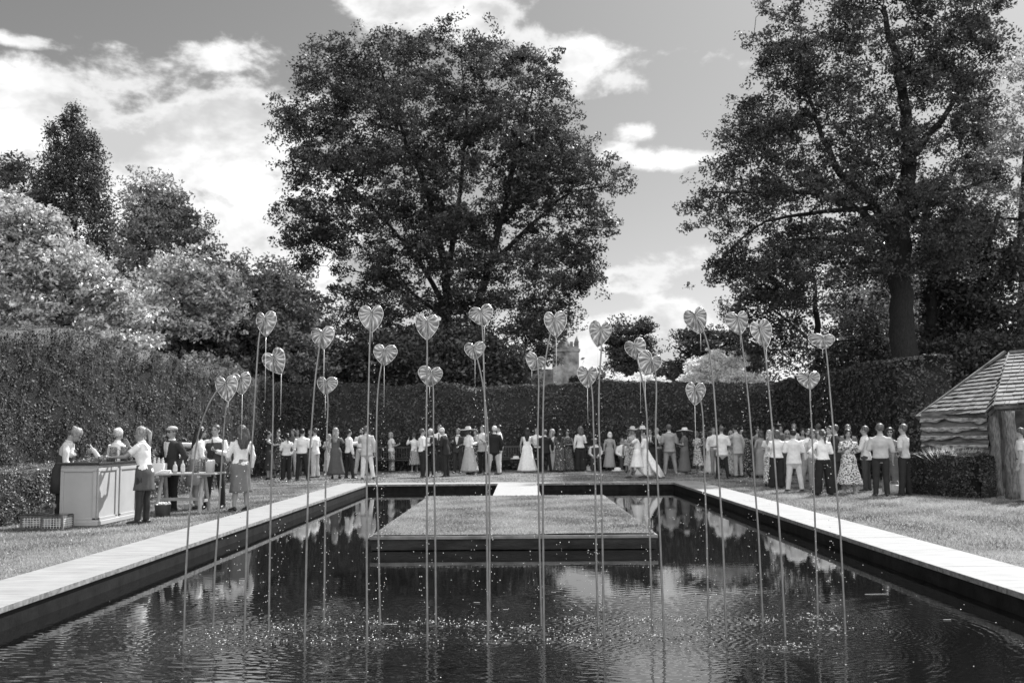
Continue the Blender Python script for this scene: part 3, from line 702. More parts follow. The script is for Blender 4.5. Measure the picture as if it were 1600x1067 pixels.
tree('background_tree', 'bushy mid-height dark tree left of the giant trunk with drooping sprays', 'tree', 50,
 [(385, 1190, 1380), (420, 1150, 1400), (460, 1130, 1410), (500, 1135, 1415), (540, 1170, 1415), (590, 1200, 1415)],
 [([(1290, 640), (1280, 560), (1275, 480), (1270, 420)], .3, .06), ([(1275, 540), (1230, 500), (1190, 470)], .1, .04)], M_dark, M_bark, 37, 120, 30, 1.15, .17, nconn=110, gap=-.8, sub=11)
tree('background_tree', 'pale sunlit tree glimpsed behind the spreading giant limbs at right', 'tree', 64,
 [(380, 1340, 1520), (430, 1300, 1530), (500, 1280, 1540), (580, 1280, 1540)],
 [([(1420, 640), (1420, 480), (1420, 410)], .3, .08)], M_lite, M_bark, 38, 420, 100, 1.0, .26, nconn=60, gap=-.5)
# left side
tree('cypress_tree', 'tall dark conical conifer standing above the bushes on the left', 'conifer', 47,
 [(160, 108, 118), (175, 98, 128), (205, 76, 146), (250, 62, 160), (300, 50, 175), (340, 45, 188), (380, 45, 195), (430, 40, 200), (560, 40, 205)],
 [([(118, 640), (116, 400), (113, 175)], .4, .05)], M_con, M_bark, 41, 900, 80, .42, .14, dr=.9, nconn=60, edge=.42, gap=-2, vert=1.2, bump=.05)
tree('background_tree', 'small dark tree at the far left edge beside the conical conifer', 'tree', 48,
 [(240, 10, 35), (265, -20, 55), (300, -60, 60), (400, -80, 70), (540, -80, 70)],
 [([(0, 640), (0, 450), (10, 280)], .3, .05)], M_con, M_bark, 42, 260, 110, .75, .2, nconn=30, gap=-1, edge=.45)
tree('flowering_bush', 'large bright sunlit shrub directly above the near left hedge', 'shrub', 32,
 [(295, -40, 40), (320, -60, 75), (350, -80, 105), (390, -80, 140), (425, -80, 160), (455, -80, 205), (490, -60, 222), (530, -60, 228), (570, -60, 225)],
 [([(40, 690), (45, 560), (30, 450), (20, 350)], .14, .03), ([(45, 560), (100, 480), (150, 450)], .09, .02), ([(90, 690), (120, 600), (180, 510)], .09, .02)], M_lite, M_bark, 43, 200, 24, .72, .15, dr=.5, nconn=200, gap=-.5, edge=.5, bump=.10, sub=12)
tree('background_tree', 'rounded mid-grey tree with airy top between conical conifer and giant tree', 'tree', 46,
 [(272, 195, 262), (300, 188, 285), (340, 185, 318), (380, 180, 340), (430, 180, 345), (500, 180, 350), (590, 180, 350)],
 [([(250, 640), (250, 500), (235, 400), (225, 300)], .3, .05), ([(250, 480), (290, 400), (310, 350)], .14, .04)], M_mid, M_bark, 44, 170, 26, 1.0, .165, nconn=160, gap=-.9, edge=.5, bump=.12, sub=12)
tree('flowering_bush', 'pale rounded blossoming shrub below the airy mid-grey tree on the left', 'shrub', 40,
 [(392, 265, 310), (410, 225, 355), (440, 215, 372), (480, 215, 372), (530, 225, 370), (590, 230, 360)],
 [([(290, 640), (290, 540), (280, 450)], .14, .04)], M_lite, M_bark, 45, 75, 26, .8, .17, nconn=60, gap=-.9, edge=.5, bump=.12, sub=12)
tree('background_tree', 'dark leafy tree at the left foot of the giant central tree', 'tree', 43,
 [(380, 372, 400), (405, 350, 440), (440, 345, 468), (480, 340, 500), (530, 330, 520), (600, 330, 525)],
 [([(400, 650), (400, 540), (390, 440)], .22, .05)], M_mid, M_bark, 46, 150, 28, 1.0, .17, nconn=100, gap=-1.5, edge=.5, bump=.10, sub=12)
tree('background_bush', 'dark understory bush behind the left end of the back hedge', 'shrub', 44.5,
 [(480, 220, 340), (510, 200, 470), (545, 205, 545), (580, 210, 560), (612, 215, 560)],
 [([(350, 650), (350, 600), (340, 530)], .12, .04)], M_dark, M_bark, 47, 520, 100, .7, .19, nconn=40, gap=-1.2)
tree('background_bush', 'dark understory bush in the shade below the giant central tree', 'shrub', 46,
 [(520, 560, 790), (550, 520, 835), (580, 500, 838), (612, 500, 830)],
 [([(660, 650), (660, 600), (650, 560)], .12, .04)], M_con, M_bark, 48, 520, 100, .8, .2, nconn=40, gap=-1.5)
tree('background_bush', 'dark shrub mass behind the right hedge under the trees', 'shrub', 46,
 [(530, 1400, 1600), (560, 1380, 1640), (620, 1380, 1660)],
 [([(1500, 650), (1500, 600), (1500, 570)], .12, .04)], M_dark, M_bark, 49, 300, 100, .8, .2, nconn=20, gap=-1.0)
# middle distance right of centre
tree('cedar_tree', 'flat-layered dark cedar in the middle distance right of the stone tower', 'tree', 78,
 [(497, 965, 1015), (512, 948, 1025), (530, 938, 1022), (548, 945, 1030), (566, 950, 1020), (590, 955, 1010)],
 [([(985, 640), (985, 560), (982, 505)], .35, .08), ([(985, 560), (960, 540), (945, 530)], .12, .04), ([(984, 540), (1005, 525), (1022, 512)], .12, .04)], M_con, M_bark, 51, 230, 80, .9, .24, layers=.95, gap=-.3, nconn=60, vert=.3)
tree('pine_tree', 'dark pine with horizontal branches behind the pale bushes right of centre', 'tree', 66,
 [(505, 1085, 1105), (520, 1065, 1150), (540, 1050, 1190), (560, 1045, 1200), (585, 1042, 1200), (610, 1042, 1200)],
 [([(1100, 640), (1098, 560), (1095, 510)], .35, .08), ([(1098, 570), (1070, 550), (1050, 540)], .12, .04), ([(1098, 560), (1130, 540), (1160, 525)], .12, .04)], M_con, M_bark, 52, 420, 80, .85, .22, layers=1.1, gap=-.8, nconn=60, vert=.35)
tree('pale_bush', 'brightest fluffy pale bush above the hedge right of centre', 'shrub', 50,
 [(548, 1110, 1135), (560, 1085, 1160), (575, 1065, 1170), (603, 1060, 1150)],
 [([(1115, 650), (1115, 600), (1112, 570)], .1, .03)], M_flow, M_bark, 53, 70, 26, .5, .13, nconn=30, gap=-1.2, sub=9, bump=.16)
tree('pale_bush', 'second pale bush to the right of the brightest one above the hedge', 'shrub', 47.5,
 [(576, 1140, 1165), (585, 1128, 1180), (604, 1122, 1200)],
 [([(1155, 650), (1155, 610), (1155, 590)], .08, .03)], M_flow, M_bark, 54, 45, 26, .45, .12, nconn=20, gap=-1.2, sub=9, bump=.16)
tree('pale_bush', 'low pale flowering bush along the hedge top below the cedar', 'shrub', 49,
 [(586, 960, 1020), (594, 946, 1045), (608, 944, 1062)],
 [([(995, 650), (995, 615), (995, 598)], .08, .03)], M_flow, M_bark, 55, 50, 26, .45, .12, nconn=20, gap=-1.2, sub=9, bump=.16)
tree('background_tree', 'small round dark tree just above the hedge between cedar and pine', 'tree', 92,
 [(572, 1025, 1045), (582, 1015, 1060), (608, 1010, 1070)],
 [([(1040, 640), (1040, 600), (1040, 585)], .2, .08)], M_con, M_bark, 56, 120, 80, .8, .25, nconn=20, gap=-1)
hedge('box_hedge', 'small square dark hedge block in front of the stone tower', [(3.1, 60, 1.0, 4.75), (4.9, 60, 1.0, 4.75)], 0, 500, .12, 61, amp=.05)
hedge('box_hedge', 'lower dark hedge block right of the one before the tower', [(5.3, 56, 1.0, 4.0), (7.0, 56, 1.0, 4.0)], 0, 500, .12, 62, amp=.05)
# far woodland so that no bare horizon shows
g = np.random.default_rng(77); C = np.stack([g.uniform(-160, 170, 2600), g.uniform(130, 150, 2600), g.uniform(0, 1, 2600)], 1)
C[:, 2] *= 8.5+2.5*wav(8, 6, .006, .03)(np.stack([C[:, 0], 0*C[:, 0], 0*C[:, 0]], 1))
idx = np.repeat(np.arange(len(C)), 26); d = g.normal(size=(len(idx), 3)); L = C[idx]+d*1.0; L[:, 2] = np.maximum(L[:, 2], 0)
V, F = leaf_quads(L, .8, g); struct(link('distant_woodland', raw_mesh('distant_woodland', V, F, [M_dark], tone=np.clip(.5+g.normal(size=len(L))*.2, 0, 1))), 'stuff')

# ------------------------------------------------------------------ church tower
TY = 95.0
M_stone = mat('tower_stone', .22, .35, .7, 1.3, .01, 8, v2=None)
a = at(884, 600, TY)
tw = thing('church_tower', 'pale square stone church tower with corner pinnacle seen above the hedge', 'church tower', (a[0], TY, 0))
sc_ = TY/FPX; top = at(884, 550, TY)[2]; ww = 40*sc_
mb = MB(); mb.box((0, 0, top/2), (ww, ww, top)); mb.obj('wall', M_stone, tw)
mb = MB(); mb.box((0, 0, top+.08), (ww+.25, ww+.25, .22)); mb.obj('string_course', M_stone, tw)
mb = MB()
for s1_ in range(-2, 3):
    for fx in (-1, 1):
        mb.box((s1_*ww/4.6, fx*ww/2*.93, top+.19+.35), (ww/8.5, .16, .7)); mb.box((fx*ww/2*.93, s1_*ww/4.6, top+.19+.35), (.16, ww/8.5, .7))
mb.box((0, 0, top+.19+.12), (ww, ww, .24)); mb.obj('battlement', M_stone, tw)
for sx_ in (-1, 1):
    for sy_ in (-1, 1):
        mb = MB(); mb.lathe((sx_*ww*.43, sy_*ww*.43, top+.2), [(.16, 0), (.16, .6), (.22, .66), (.09, .95), (.02, 1.25)], 8); mb.obj('pinnacle', M_stone, tw)
mb = MB(); mb.lathe((-.1, 0, top+.3), [(.7, 0), (.6, .4), (.1, 1.1), (.02, 1.3)], 8); mb.obj('stair_cap', mat('lead_roof', .16, .2), tw)
low = thing('church_wall', 'low pale stone church wall just left of the tower', 'building', (a[0]-ww*.9, TY+2, 0))
mb = MB(); mb.box((0, 0, at(860, 575, TY)[2]/2), (ww*.9, 1.2, at(860, 575, TY)[2]), bev=.05); mb.obj('wall', M_stone, low)

# ------------------------------------------------------------------ rustic hut on the right
M_shingle = mat('wooden_shingle', .035, .75, .8, 3, .006, 40, v2=.17, stretch=(1, 1, 1))
_nt = M_shingle.node_tree; _b = _nt.nodes['Principled BSDF']; _g = _nt.nodes.new('ShaderNodeNewGeometry'); _m = _nt.nodes.new('ShaderNodeMix'); _m.data_type = 'RGBA'; _m.blend_type = 'MULTIPLY'; _m.inputs[0].default_value = 1
_r = _nt.nodes.new('ShaderNodeMapRange'); _r.inputs[3].default_value = .45; _r.inputs[4].default_value = 1.2; lk(_nt, _g.outputs['Random Per Island'], _r.inputs[0]); _o = _b.inputs['Base Color'].links[0].from_socket; lk(_nt, _o, _m.inputs[6]); lk(_nt, _r.outputs[0], _m.inputs[7]); lk(_nt, _m.outputs[2], _b.inputs['Base Color'])
M_live = mat('live_edge_sapwood', .05, .5, .6, 6, .012, 22, v2=.55, stretch=(1, 1, 4))
M_board = mat('waney_board', .035, .45, .6, 4, .018, 22, v2=.20, stretch=(.6, .6, 4))
M_post = mat('bark_post', .045, .5, .8, 10, .03, 16, v2=.22, stretch=(3, 3, .7))
M_dkw = mat('dark_timber', .05, .5, .8, 5, .006, 25)
hb = gp(1560, 783)
HX, HY = 9.9, 24.0
hut = thing('rustic_hut', 'rustic timber summerhouse with shingled roof at the right edge', 'summerhouse', (HX, HY, 0))
off = np.array([HX, HY, 0])
eL = at(1432, 652, 24.6); e1 = at(1541, 646.5, 22.3); e1b = at(1553, 634, 22.0); e2 = at(1690, 626, 21.2); aL = at(1577, 553, 25.2); aR = at(1700, 545, 24.8); eB = eL+np.array([2.2, 4.0, 0])
def shingles(A0, B0, A1, B1, rows, name):
    """roof facet: lower edge A0-B0, upper edge A1-B1, laid in stepped courses of separate shingles"""
    mb = MB(); A0, B0, A1, B1 = map(np.array, (A0, B0, A1, B1)); n = nz(np.cross(B0-A0, A1-A0)); n = n if n[2] > 0 else -n
    # solid deck
    V = [A0, B0, B1, A1]; V = V+[v-n*.07 for v in V]; mb.add([v-off-n*.012 for v in V], [(0, 1, 2, 3), (7, 6, 5, 4), (0, 4, 5, 1), (1, 5, 6, 2), (2, 6, 7, 3), (3, 7, 4, 0)])
    for r in range(rows):
        t0, t1 = r/rows, min(1, (r+1.25)/rows)
        P, Q = A0+(A1-A0)*t0, B0+(B1-B0)*t0; P1, Q1 = A0+(A1-A0)*t1, B0+(B1-B0)*t1; L = np.linalg.norm(Q-P); k = max(1, int(L/.155)); cut = np.sort(np.r_[0, (np.arange(1, k)+R.uniform(-.3, .3, k-1))/k, 1])
        for i in range(k):
            u0, u1 = cut[i]+.004/L, cut[i+1]-.004/L; j = R.uniform(-.008, .012); lift = .042+R.uniform(-.006, .008)
            dn = (P-P1); dn = nz(dn)*j
            a, b_, c, d = P+(Q-P)*u0+dn, P+(Q-P)*u1+dn, P1+(Q1-P1)*u1, P1+(Q1-P1)*u0
            V = [a+n*lift, b_+n*lift, c+n*.006, d+n*.006, a+n*(lift-.034), b_+n*(lift-.034), c-n*.008, d-n*.008]
            mb.add([v-off for v in V], [(0, 1, 2, 3), (0, 4, 5, 1), (0, 3, 7, 4), (1, 5, 6, 2)])
    return mb.obj(name, M_shingle, hut)
shingles(eL, e1, aL-np.array([.15, 0, .05]), aL, 15, 'roof')
shingles(e1b, e2, aL, aR, 14, 'roof')
# small filler facet between the two eaves and the back slope
shingles(e1, e1b, aL, aL, 12, 'roof'); shingles(eL, eB, aL-np.array([.15, 0, .05]), aR+np.array([0, .4, 0]), 10, 'roof')
mb = MB(); mb.loft([eL-off, aL-off+[-.1, 0, .05]], [.05, .05], 6); mb.loft([e1-off, aL-off+[0, 0, .03]], [.03, .03], 6); mb.loft([aL-off+[0, 0, .03], aR-off+[0, 0, .03]], [.06, .06], 6); mb.obj('ridge_cap', M_shingle, hut)
# wall of waney boards
wl = at(1441, 660, 24.3); wr = at(1546, 660, 22.45); wl[2] = wr[2] = 0; wlen = np.linalg.norm(wr-wl); wdir = nz(wr-wl); wn_ = nz(np.cross(wdir, [0, 0, 1.])); wn_ = wn_ if wn_[1] < 0 else -wn_
mb = MB(); c = (wl+wr)/2-off-wn_*.08
mb.box((c[0], c[1], .95), (wlen, .1, 1.9), rz=math.atan2(wdir[1], wdir[0])); mb.obj('wall', M_dkw, hut)
for bi in range(9):
    zb = 1.66-.2*bi+R.uniform(-.02, .02); mb = MB(); n = 40; V = []; F = []
    ph = R.uniform(0, 6, 3)
    for i in range(n+1):
        t = i/n; x = wl+wdir*wlen*t
        wv = .034*math.sin(t*(4+ph[2])+ph[0])+.024*math.sin(t*(11+ph[0]*1.5)+ph[1])+.012*math.sin(t*31+ph[2])
        for dz, o_ in ((.235, .004), (.15, .03), (.06, .062), (.0+wv, .085), (-.03+wv, .07), (-.02+wv, .0)):
            V.append(x-off+wn_*(o_)+np.array([0, 0, zb+dz]))
    for i in range(n):
        for j in range(5): F.append((i*6+j, i*6+j+1, (i+1)*6+j+1, (i+1)*6+j))
    mb.add(V, F); mb.M = [1 if (q % 5) in (2, 3) else 0 for q in range(len(F))]; mb.obj('waney_board', [M_board, M_live], hut, True)
def post(px, py, Yd, r, h, name='post'):
    p = at(px, py, Yd); Q = [(p[0]-off[0]+.012*math.sin(i*1.3), p[1]-off[1], h*i/9-.03) for i in range(10)]; rr = [r*(1+.10*math.sin(i*2.1)+(.18 if i == 0 else 0)) for i in range(10)]
    mb = MB(); mb.loft(Q, rr, 12, fold=lambda t, th: 1+.07*math.sin(th*5+t*9)+.04*math.sin(th*11+t*23)); mb.obj(name, M_post, hut, True)
post(1555, 700, 22.35, .11, at(1553, 641, 22.35)[2]); post(1579, 700, 21.3, .13, at(1579, 640, 21.3)[2])
mb = MB(); a_, b_ = at(1549, 640, 22.3)-off, at(1720, 636, 20.9)-off; mb.loft([a_, b_], [.045, .05], 8); mb.obj('beam', M_post, hut)
mb = MB(); a_ = at(1560, 700, 25.5)-off; mb.box((a_[0]+2.2, a_[1], 1.0), (4.6, .1, 2.2)); mb.obj('back_wall', M_dkw, hut)
mb = MB(); mb.box((a_[0]+4.4, a_[1]-2, 1.0), (.1, 4.2, 2.2)); mb.obj('side_wall', M_dkw, hut)
hedge('box_hedge', 'low dark box hedge at the foot of the hut wall', [(9.25, 23.5, .32, .92), (9.75, 22.3, .34, .92), (10.1, 21.75, .32, .90)], 0, 2600, .04, 65, amp=.03, mt=M_yew)
# silvery plant over the box hedge
g = np.random.default_rng(5); VV = []; n = 420
c0 = at(1497, 716, 22.6); b0 = np.stack([c0[0]+g.uniform(-.55, .55, n), c0[1]+.1+g.uniform(-.25, .2, n), np.full(n, .72)], 1)
tip = b0+np.stack([g.normal(size=n)*.16, g.normal(size=n)*.12, g.uniform(.22, .42, n)], 1); s = g.normal(size=(n, 3)); s /= np.linalg.norm(s, axis=1)[:, None]; s *= .012
V = np.stack([b0-s, b0+s, tip], 1).reshape(-1, 3); o_ = np.array([c0[0], c0[1], 0])
pl = thing('silver_plant', 'pale silvery spiky plant growing against the hut wall above the box hedge', 'plant', o_)
link('foliage', raw_mesh('foliage', V-o_, np.arange(3*n).reshape(n, 3), [M_flow], tone=g.uniform(0, .7, n)), pl)
mb = MB(); mb.loft([(0, .1, 0), (0, .1, .78)], [.03, .02], 6); mb.obj('stem', M_bark, pl)
#PART3
# ------------------------------------------------------------------ bar, table and small things
M_paint = mat('pale_bar_paint', .42, .5, .06, 3, spec=.2)
M_dark_top = mat('dark_bar_top', .05, .2, spec=.5)
bx0, by0, by1 = -7.52, 16.35, 18.0; bw, bl, bh = .62, by1-by0, 1.0
bar = thing('drinks_bar', 'pale painted panelled drinks bar standing on the left lawn', 'bar', (bx0+bw/2, (by0+by1)/2, 0))
mb = MB(); mb.box((0, 0, bh/2), (bw, bl, bh), bev=.02); mb.obj('body', M_paint, bar)
def panel(cx_, cy_, w, h, face):
    mb = MB(); t = .018; f = .055
    for (u, z, a, b) in ((0, h/2+bh/2-.02, w, f), (0, bh/2-h/2+.03, w, f*1.3), (-w/2+f/2, bh/2, f, h-f*1.2), (w/2-f/2, bh/2, f, h-f*1.2)):
        if face == 'f': mb.box((cx_+u, cy_-t/2, z), (a, t, b), bev=.004)
        else: mb.box((cx_+t/2, cy_+u, z), (t, a, b), bev=.004)
    mb.obj('panel_frame', M_paint, bar)
panel(0, -bl/2, bw-.03, bh-.14, 'f')
for q in (-.27, .27): panel(bw/2, bl*q, bl*.47, bh-.14, 'r')
mb = MB(); mb.box((0, 0, .045), (bw+.05, bl+.05, .09), bev=.015); mb.obj('skirting', M_paint, bar)
mb = MB(); mb.box((0, 0, bh+.015), (bw+.10, bl+.10, .035), bev=.008); mb.obj('counter_top', M_dark_top, bar)
M_glass = mat('clear_glass', .55, .05, spec=1.0); M_glass.node_tree.nodes['Principled BSDF'].inputs['Transmission Weight'].default_value = .75
M_liq = mat('pale_drink', .6, .1, spec=.8)
BT = bh+.033
def wineglass(x, y, z, label, s=1.0, g='glasses on the bar and crates'):
    t = thing('wine_glass', label, 'glass', (x, y, z), 0, g, s)
    mb = MB(); mb.lathe((0, 0, 0), [(.0, 0), (.034, .001), (.034, .004), (.005, .008), (.004, .085), (.02, .10), (.038, .13), (.040, .16), (.033, .20), (.031, .20), (.037, .16), (.035, .13), (.0, .105)], 14); mb.obj('bowl', M_glass, t, True)
def tumbler(x, y, z, label, g='glasses on the bar and crates'):
    t = thing('tumbler', label, 'glass', (x, y, z), 0, g)
    mb = MB(); mb.lathe((0, 0, 0), [(0, 0), (.033, 0), (.038, .09), (.036, .09), (.031, .006), (0, .006)], 14); mb.obj('glass_wall', M_glass, t, True)
    mb = MB(); mb.lathe((0, 0, .007), [(0, 0), (.030, 0), (.033, .05), (0, .05)], 12); mb.obj('drink', M_liq, t, True)
def bottle(x, y, z, label, mt, h=.3, r=.037, tilt=None, g=None):
    t = thing('bottle', label, 'bottle', (x, y, z), 0, g)
    if tilt: t.rotation_euler = tilt
    mb = MB(); mb.lathe((0, 0, 0), [(0, 0), (r, 0), (r, h*.58), (r*.85, h*.68), (r*.36, h*.80), (r*.34, h*.97), (r*.4, h), (0, h)], 14); mb.obj('body', mt, t, True)
    mb = MB(); mb.lathe((0, 0, h*.18), [(r+.001, 0), (r+.001, h*.26)], 14); mb.obj('paper_label', mat('paper_label', .6, .7), t, True)
def pitcher(x, y, z, label, g=None):
    t = thing('pitcher', label, 'pitcher', (x, y, z), 0, g)
    mb = MB(); mb.lathe((0, 0, 0), [(0, 0), (.06, 0), (.068, .10), (.058, .2), (.066, .24), (.062, .24), (.054, .2), (.06, .1), (0, .008)], 16); mb.obj('jug', M_glass, t, True)
    mb = MB(); mb.lathe((0, 0, .01), [(0, 0), (.058, 0), (.062, .09), (.056, .14), (0, .14)], 14); mb.obj('drink', M_liq, t, True)
    mb = MB(); mb.loft([(.06, 0, .2), (.11, 0, .19), (.115, 0, .11), (.065, 0, .06)], [.008]*4, 6); mb.obj('handle', M_glass, t, True)
M_green = mat('dark_bottle_glass', .04, .08, spec=1.0); M_clearb = mat('pale_bottle_glass', .55, .08, spec=1.0)
wineglass(-7.12, 16.5, BT, 'lone stemmed wine glass on the near end of the bar top', 1.15)
tumbler(-6.98, 16.62, BT, 'short glass on the bar just right of the stemmed wine glass')
bottle(-7.12, 16.95, BT+.02, 'bottle lying tilted in a rack on the bar top', M_clearb, .32, .038, (0, rad(-35), 0))
pitcher(-7.0, 17.2, BT, 'left one of two drink pitchers on the bar top', 'pitchers on the bar'); pitcher(-6.9, 17.42, BT, 'right one of two drink pitchers on the bar top', 'pitchers on the bar')
tumbler(-6.96, 16.9, BT, 'short glass left of the two pitchers on the bar'); tumbler(-6.90, 17.68, BT, 'short glass near the hand of the ponytailed woman at the bar')
# crates
M_wick = mat('dark_wicker', .07, .7, .5, 20, v2=.18); M_crate = mat('pale_crate_grid', .75, .6)
def crate(x, y, rz, label):
    t = thing('glass_crate', label, 'crate', (x, y, 0), rz, 'glass crates on the grass beside the bar')
    w, d, h = .33, .33, .22; mb = MB()
    for z in (.012, h-.02): mb.box((0, -d/2, z), (w, .02, .03)); mb.box((0, d/2, z), (w, .02, .03)); mb.box((-w/2, 0, z), (.02, d+.02, .03)); mb.box((w/2, 0, z), (.02, d+.02, .03))
    for sx_ in (-1, 1):
        for sy_ in (-1, 1): mb.box((sx_*w/2, sy_*d/2, h/2), (.028, .028, h))
    mb.obj('frame', M_wick, t)
    mb = MB()
    for i in range(1, 7):
        u = -w/2+w*i/7
        for s in (-1, 1): mb.box((u, s*d/2, h/2), (.008, .008, h-.05)); mb.box((s*w/2, u, h/2), (.008, .008, h-.05))
    for z in (.06, .095, .13, .165):
        for s in (-1, 1): mb.box((0, s*(d/2+.004), z), (w-.03, .006, .007)); mb.box((s*(w/2+.004), 0, z), (.006, d-.03, .007))
    mb.obj('lattice', M_crate, t)
    mb = MB(); mb.box((0, 0, .03), (w-.04, d-.04, .012)); mb.obj('base_board', M_wick, t)
    mb = MB(); mb.box((0, 0, h+.006), (w+.01, d+.01, .014), bev=.003); mb.obj('lid', M_dark_top, t)
c1 = gp(48, 827); c2 = gp(80, 828)
crate(c1[0], c1[1]+.18, .05, 'left one of two lattice glass crates on the grass by the bar'); crate(c2[0]+.01, c2[1]+.18, -.04, 'right lattice glass crate, nearest the bar, on the grass')
wineglass(c1[0]+.08, c1[1]+.2, .235, 'wine glass standing on the left glass crate', .8); wineglass(c2[0]-.06, c2[1]+.2, .235, 'wine glass standing on the right glass crate', .8)
# trestle table
M_tw = mat('pale_trestle_wood', .36, .6, .25, 4, .003, 30, v2=None, stretch=(1, 6, 1))
tb = thing('trestle_table', 'wooden trestle table with drinks things between the bar and the lawn guests', 'table', (-6.45, 19.2, 0))
tw_, td_, th_ = 1.42, .72, .735
mb = MB()
for i in range(4): mb.box((0, -td_/2+td_*(i+.5)/4, th_), (tw_, td_/4-.006, .03), bev=.004)
mb.obj('tabletop', M_tw, tb)
for sx_ in (-1, 1):
    for sy_ in (-1, 1):
        mb = MB(); mb.loft([(sx_*.36+sx_*.05, sy_*.30, 0), (sx_*.40-sx_*.02, sy_*.07, th_-.03)], [(.038, .026)]*2, 4); mb.obj('leg', M_tw, tb)
    mb = MB(); mb.box((sx_*.39, 0, th_-.045), (.06, td_-.05, .05)); mb.obj('top_rail', M_tw, tb); mb = MB(); mb.box((sx_*.40, 0, .22), (.03, .40, .05)); mb.obj('trestle_rail', M_tw, tb)
mb = MB(); mb.box((0, 0, .25), (.80, .03, .06)); mb.obj('stretcher', M_tw, tb)
TT = th_+.016
def bucket(x, y, z, label, mt, r=.12, h=.22, fill=None):
    t = thing('bucket', label, 'bucket', (x, y, z))
    mb = MB(); mb.lathe((0, 0, 0), [(0, 0), (r*.85, 0), (r, h), (r*1.05, h+.004), (r*.97, h), (r*.82, .01), (0, .01)], 18); mb.obj('pail', mt, t, True)
    mb = MB(); mb.loft([(r*math.cos(a), 0, h+.0+.0*a-abs(math.sin(a))*.06+.0) for a in np.linspace(0, math.pi, 9)], [.004]*9, 5); mb.obj('handle', mt, t)
    if fill:
        mb = MB(); g = random.Random(3)
        for _ in range(26): mb.ball((g.uniform(-r*.7, r*.7), g.uniform(-r*.7, r*.7), h+g.uniform(-.02, .03)), .022, 6, 4)
        mb.obj('ice', mat('ice', .75, .2, spec=.8), t)
bk = gp(254, 806); bucket(bk[0], bk[1], 0, 'dark metal bucket on the grass under the trestle table', mat('dark_metal', .09, .35, spec=.6), .145, .21, True)
bucket(-5.93, 19.15, TT, 'pale ice bucket at the right end of the trestle table', mat('pale_enamel', .7, .3), .09, .2, True)
bottle(-6.55, 19.0, TT, 'squat clear bottle at the middle of the trestle table', M_clearb, .22, .04); bottle(-6.42, 19.05, TT, 'second clear bottle right of the middle on the trestle table', M_clearb, .24, .038)
pitcher(-6.18, 19.1, TT, 'glass pitcher beside the ice bucket on the trestle table')
tcl = thing('napkin_stack', 'white folded napkins on the left part of the trestle table', 'napkins', (-6.78, 19.0, TT))
mb = MB()
for i in range(5): mb.box((i*.012, i*.006, .006+i*.011), (.26-.02*i, .2, .009), rz=i*.08, bev=.002)
mb.obj('cloth', mat('white_cloth', .78, .8), tcl)
bx_ = thing('drinks_box', 'white box with bottles at the left end of the trestle table', 'box', (-6.98, 19.32, TT))
mb = MB(); mb.box((0, 0, .09), (.26, .2, .18), bev=.004); mb.obj('carton', mat('white_card', .65, .8), bx_)
mb = MB()
for i in range(3): mb.lathe((-.08+.08*i, 0, .18), [(0, 0), (.03, 0), (.03, .04), (.012, .08), (.012, .11), (0, .11)], 10)
mb.obj('bottle_necks', M_clearb, bx_, True)
bp_ = thing('paper_box', 'small white box on the grass under the right side of the trestle table', 'box', (gp(297, 795)[0], gp(297, 795)[1], 0))
mb = MB(); mb.box((0, 0, .05), (.2, .15, .1), bev=.006); mb.obj('carton', MATS['white_card'], bp_)
# benches along the back hedge
M_bench = mat('dark_bench_wood', .06, .7, .4, 6)
def bench(x, y, L, label):
    t = thing('garden_bench', label, 'bench', (x, y, 0), 0, 'garden benches along the back hedge'); 
    mb = MB()
    for i in range(4): mb.box((0, -.2+.11*i, .45), (L, .085, .025))
    mb.obj('seat', M_bench, t); mb = MB(); mb.box((0, .22, .94), (L, .03, .07)); mb.box((0, .22, .52), (L, .03, .05))
    for i in range(int(L/.1)): mb.box((-L/2+.06+i*.1, .22, .73), (.035, .018, .4))
    mb.obj('backrest', M_bench, t)
    for sx_ in (-1, 1):
        for yy, h in ((-.22, .64), (.22, .97)): mb = MB(); mb.box((sx_*(L/2-.03), yy, h/2), (.06, .06, h)); mb.obj('leg', M_bench, t)
        mb = MB(); mb.box((sx_*(L/2-.03), 0, .65), (.07, .5, .03)); mb.obj('armrest', M_bench, t)
for px, L, lb in ((612, 2.0, 'dark garden bench behind the woman in patterned trousers left of centre'), (798, 1.9, 'empty dark garden bench seen between the walkway guests at the hedge'), (935, 1.7, 'dark garden bench behind the seated man in the cap'), (985, 1.5, 'dark garden bench carrying the seated older guest in white jacket')):
    p = at(px, 720, 39.1); bench(p[0], 39.1, L, lb)
def oval_item(name, label, cat, px, py, Yd, z, dims, mt, parent_h=None):
    p = at(px, py, Yd); t = thing(name, label, cat, (p[0], Yd, z)); mb = MB(); mb.lathe((0, 0, 0), [(0, 0), (dims[0]*.5, 0), (dims[0]*.5, dims[1]*.25), (dims[0]*.28, dims[1]*.3), (dims[0]*.26, dims[1]*.9), (dims[0]*.1, dims[1]), (0, dims[1])], 16); mb.obj('crown_and_brim', mt, t, True)
M_straw = mat('white_straw', .72, .85)
oval_item('sun_hat', 'white hat lying on the empty garden bench behind the walkway', 'hat', 806, 698, 39.0, .465, (.42, .12), M_straw)
oval_item('sun_hat', 'pale hat lying on the grass below the bench beside the woman in grey coat', 'hat', 965, 735, 38.2, .0, (.46, .14), M_straw)
oval_item('sun_hat', 'pale hat on the grass by the bench left of the seated capped man', 'hat', 919, 733, 38.6, .0, (.36, .18), mat('beige_straw', .4, .85))

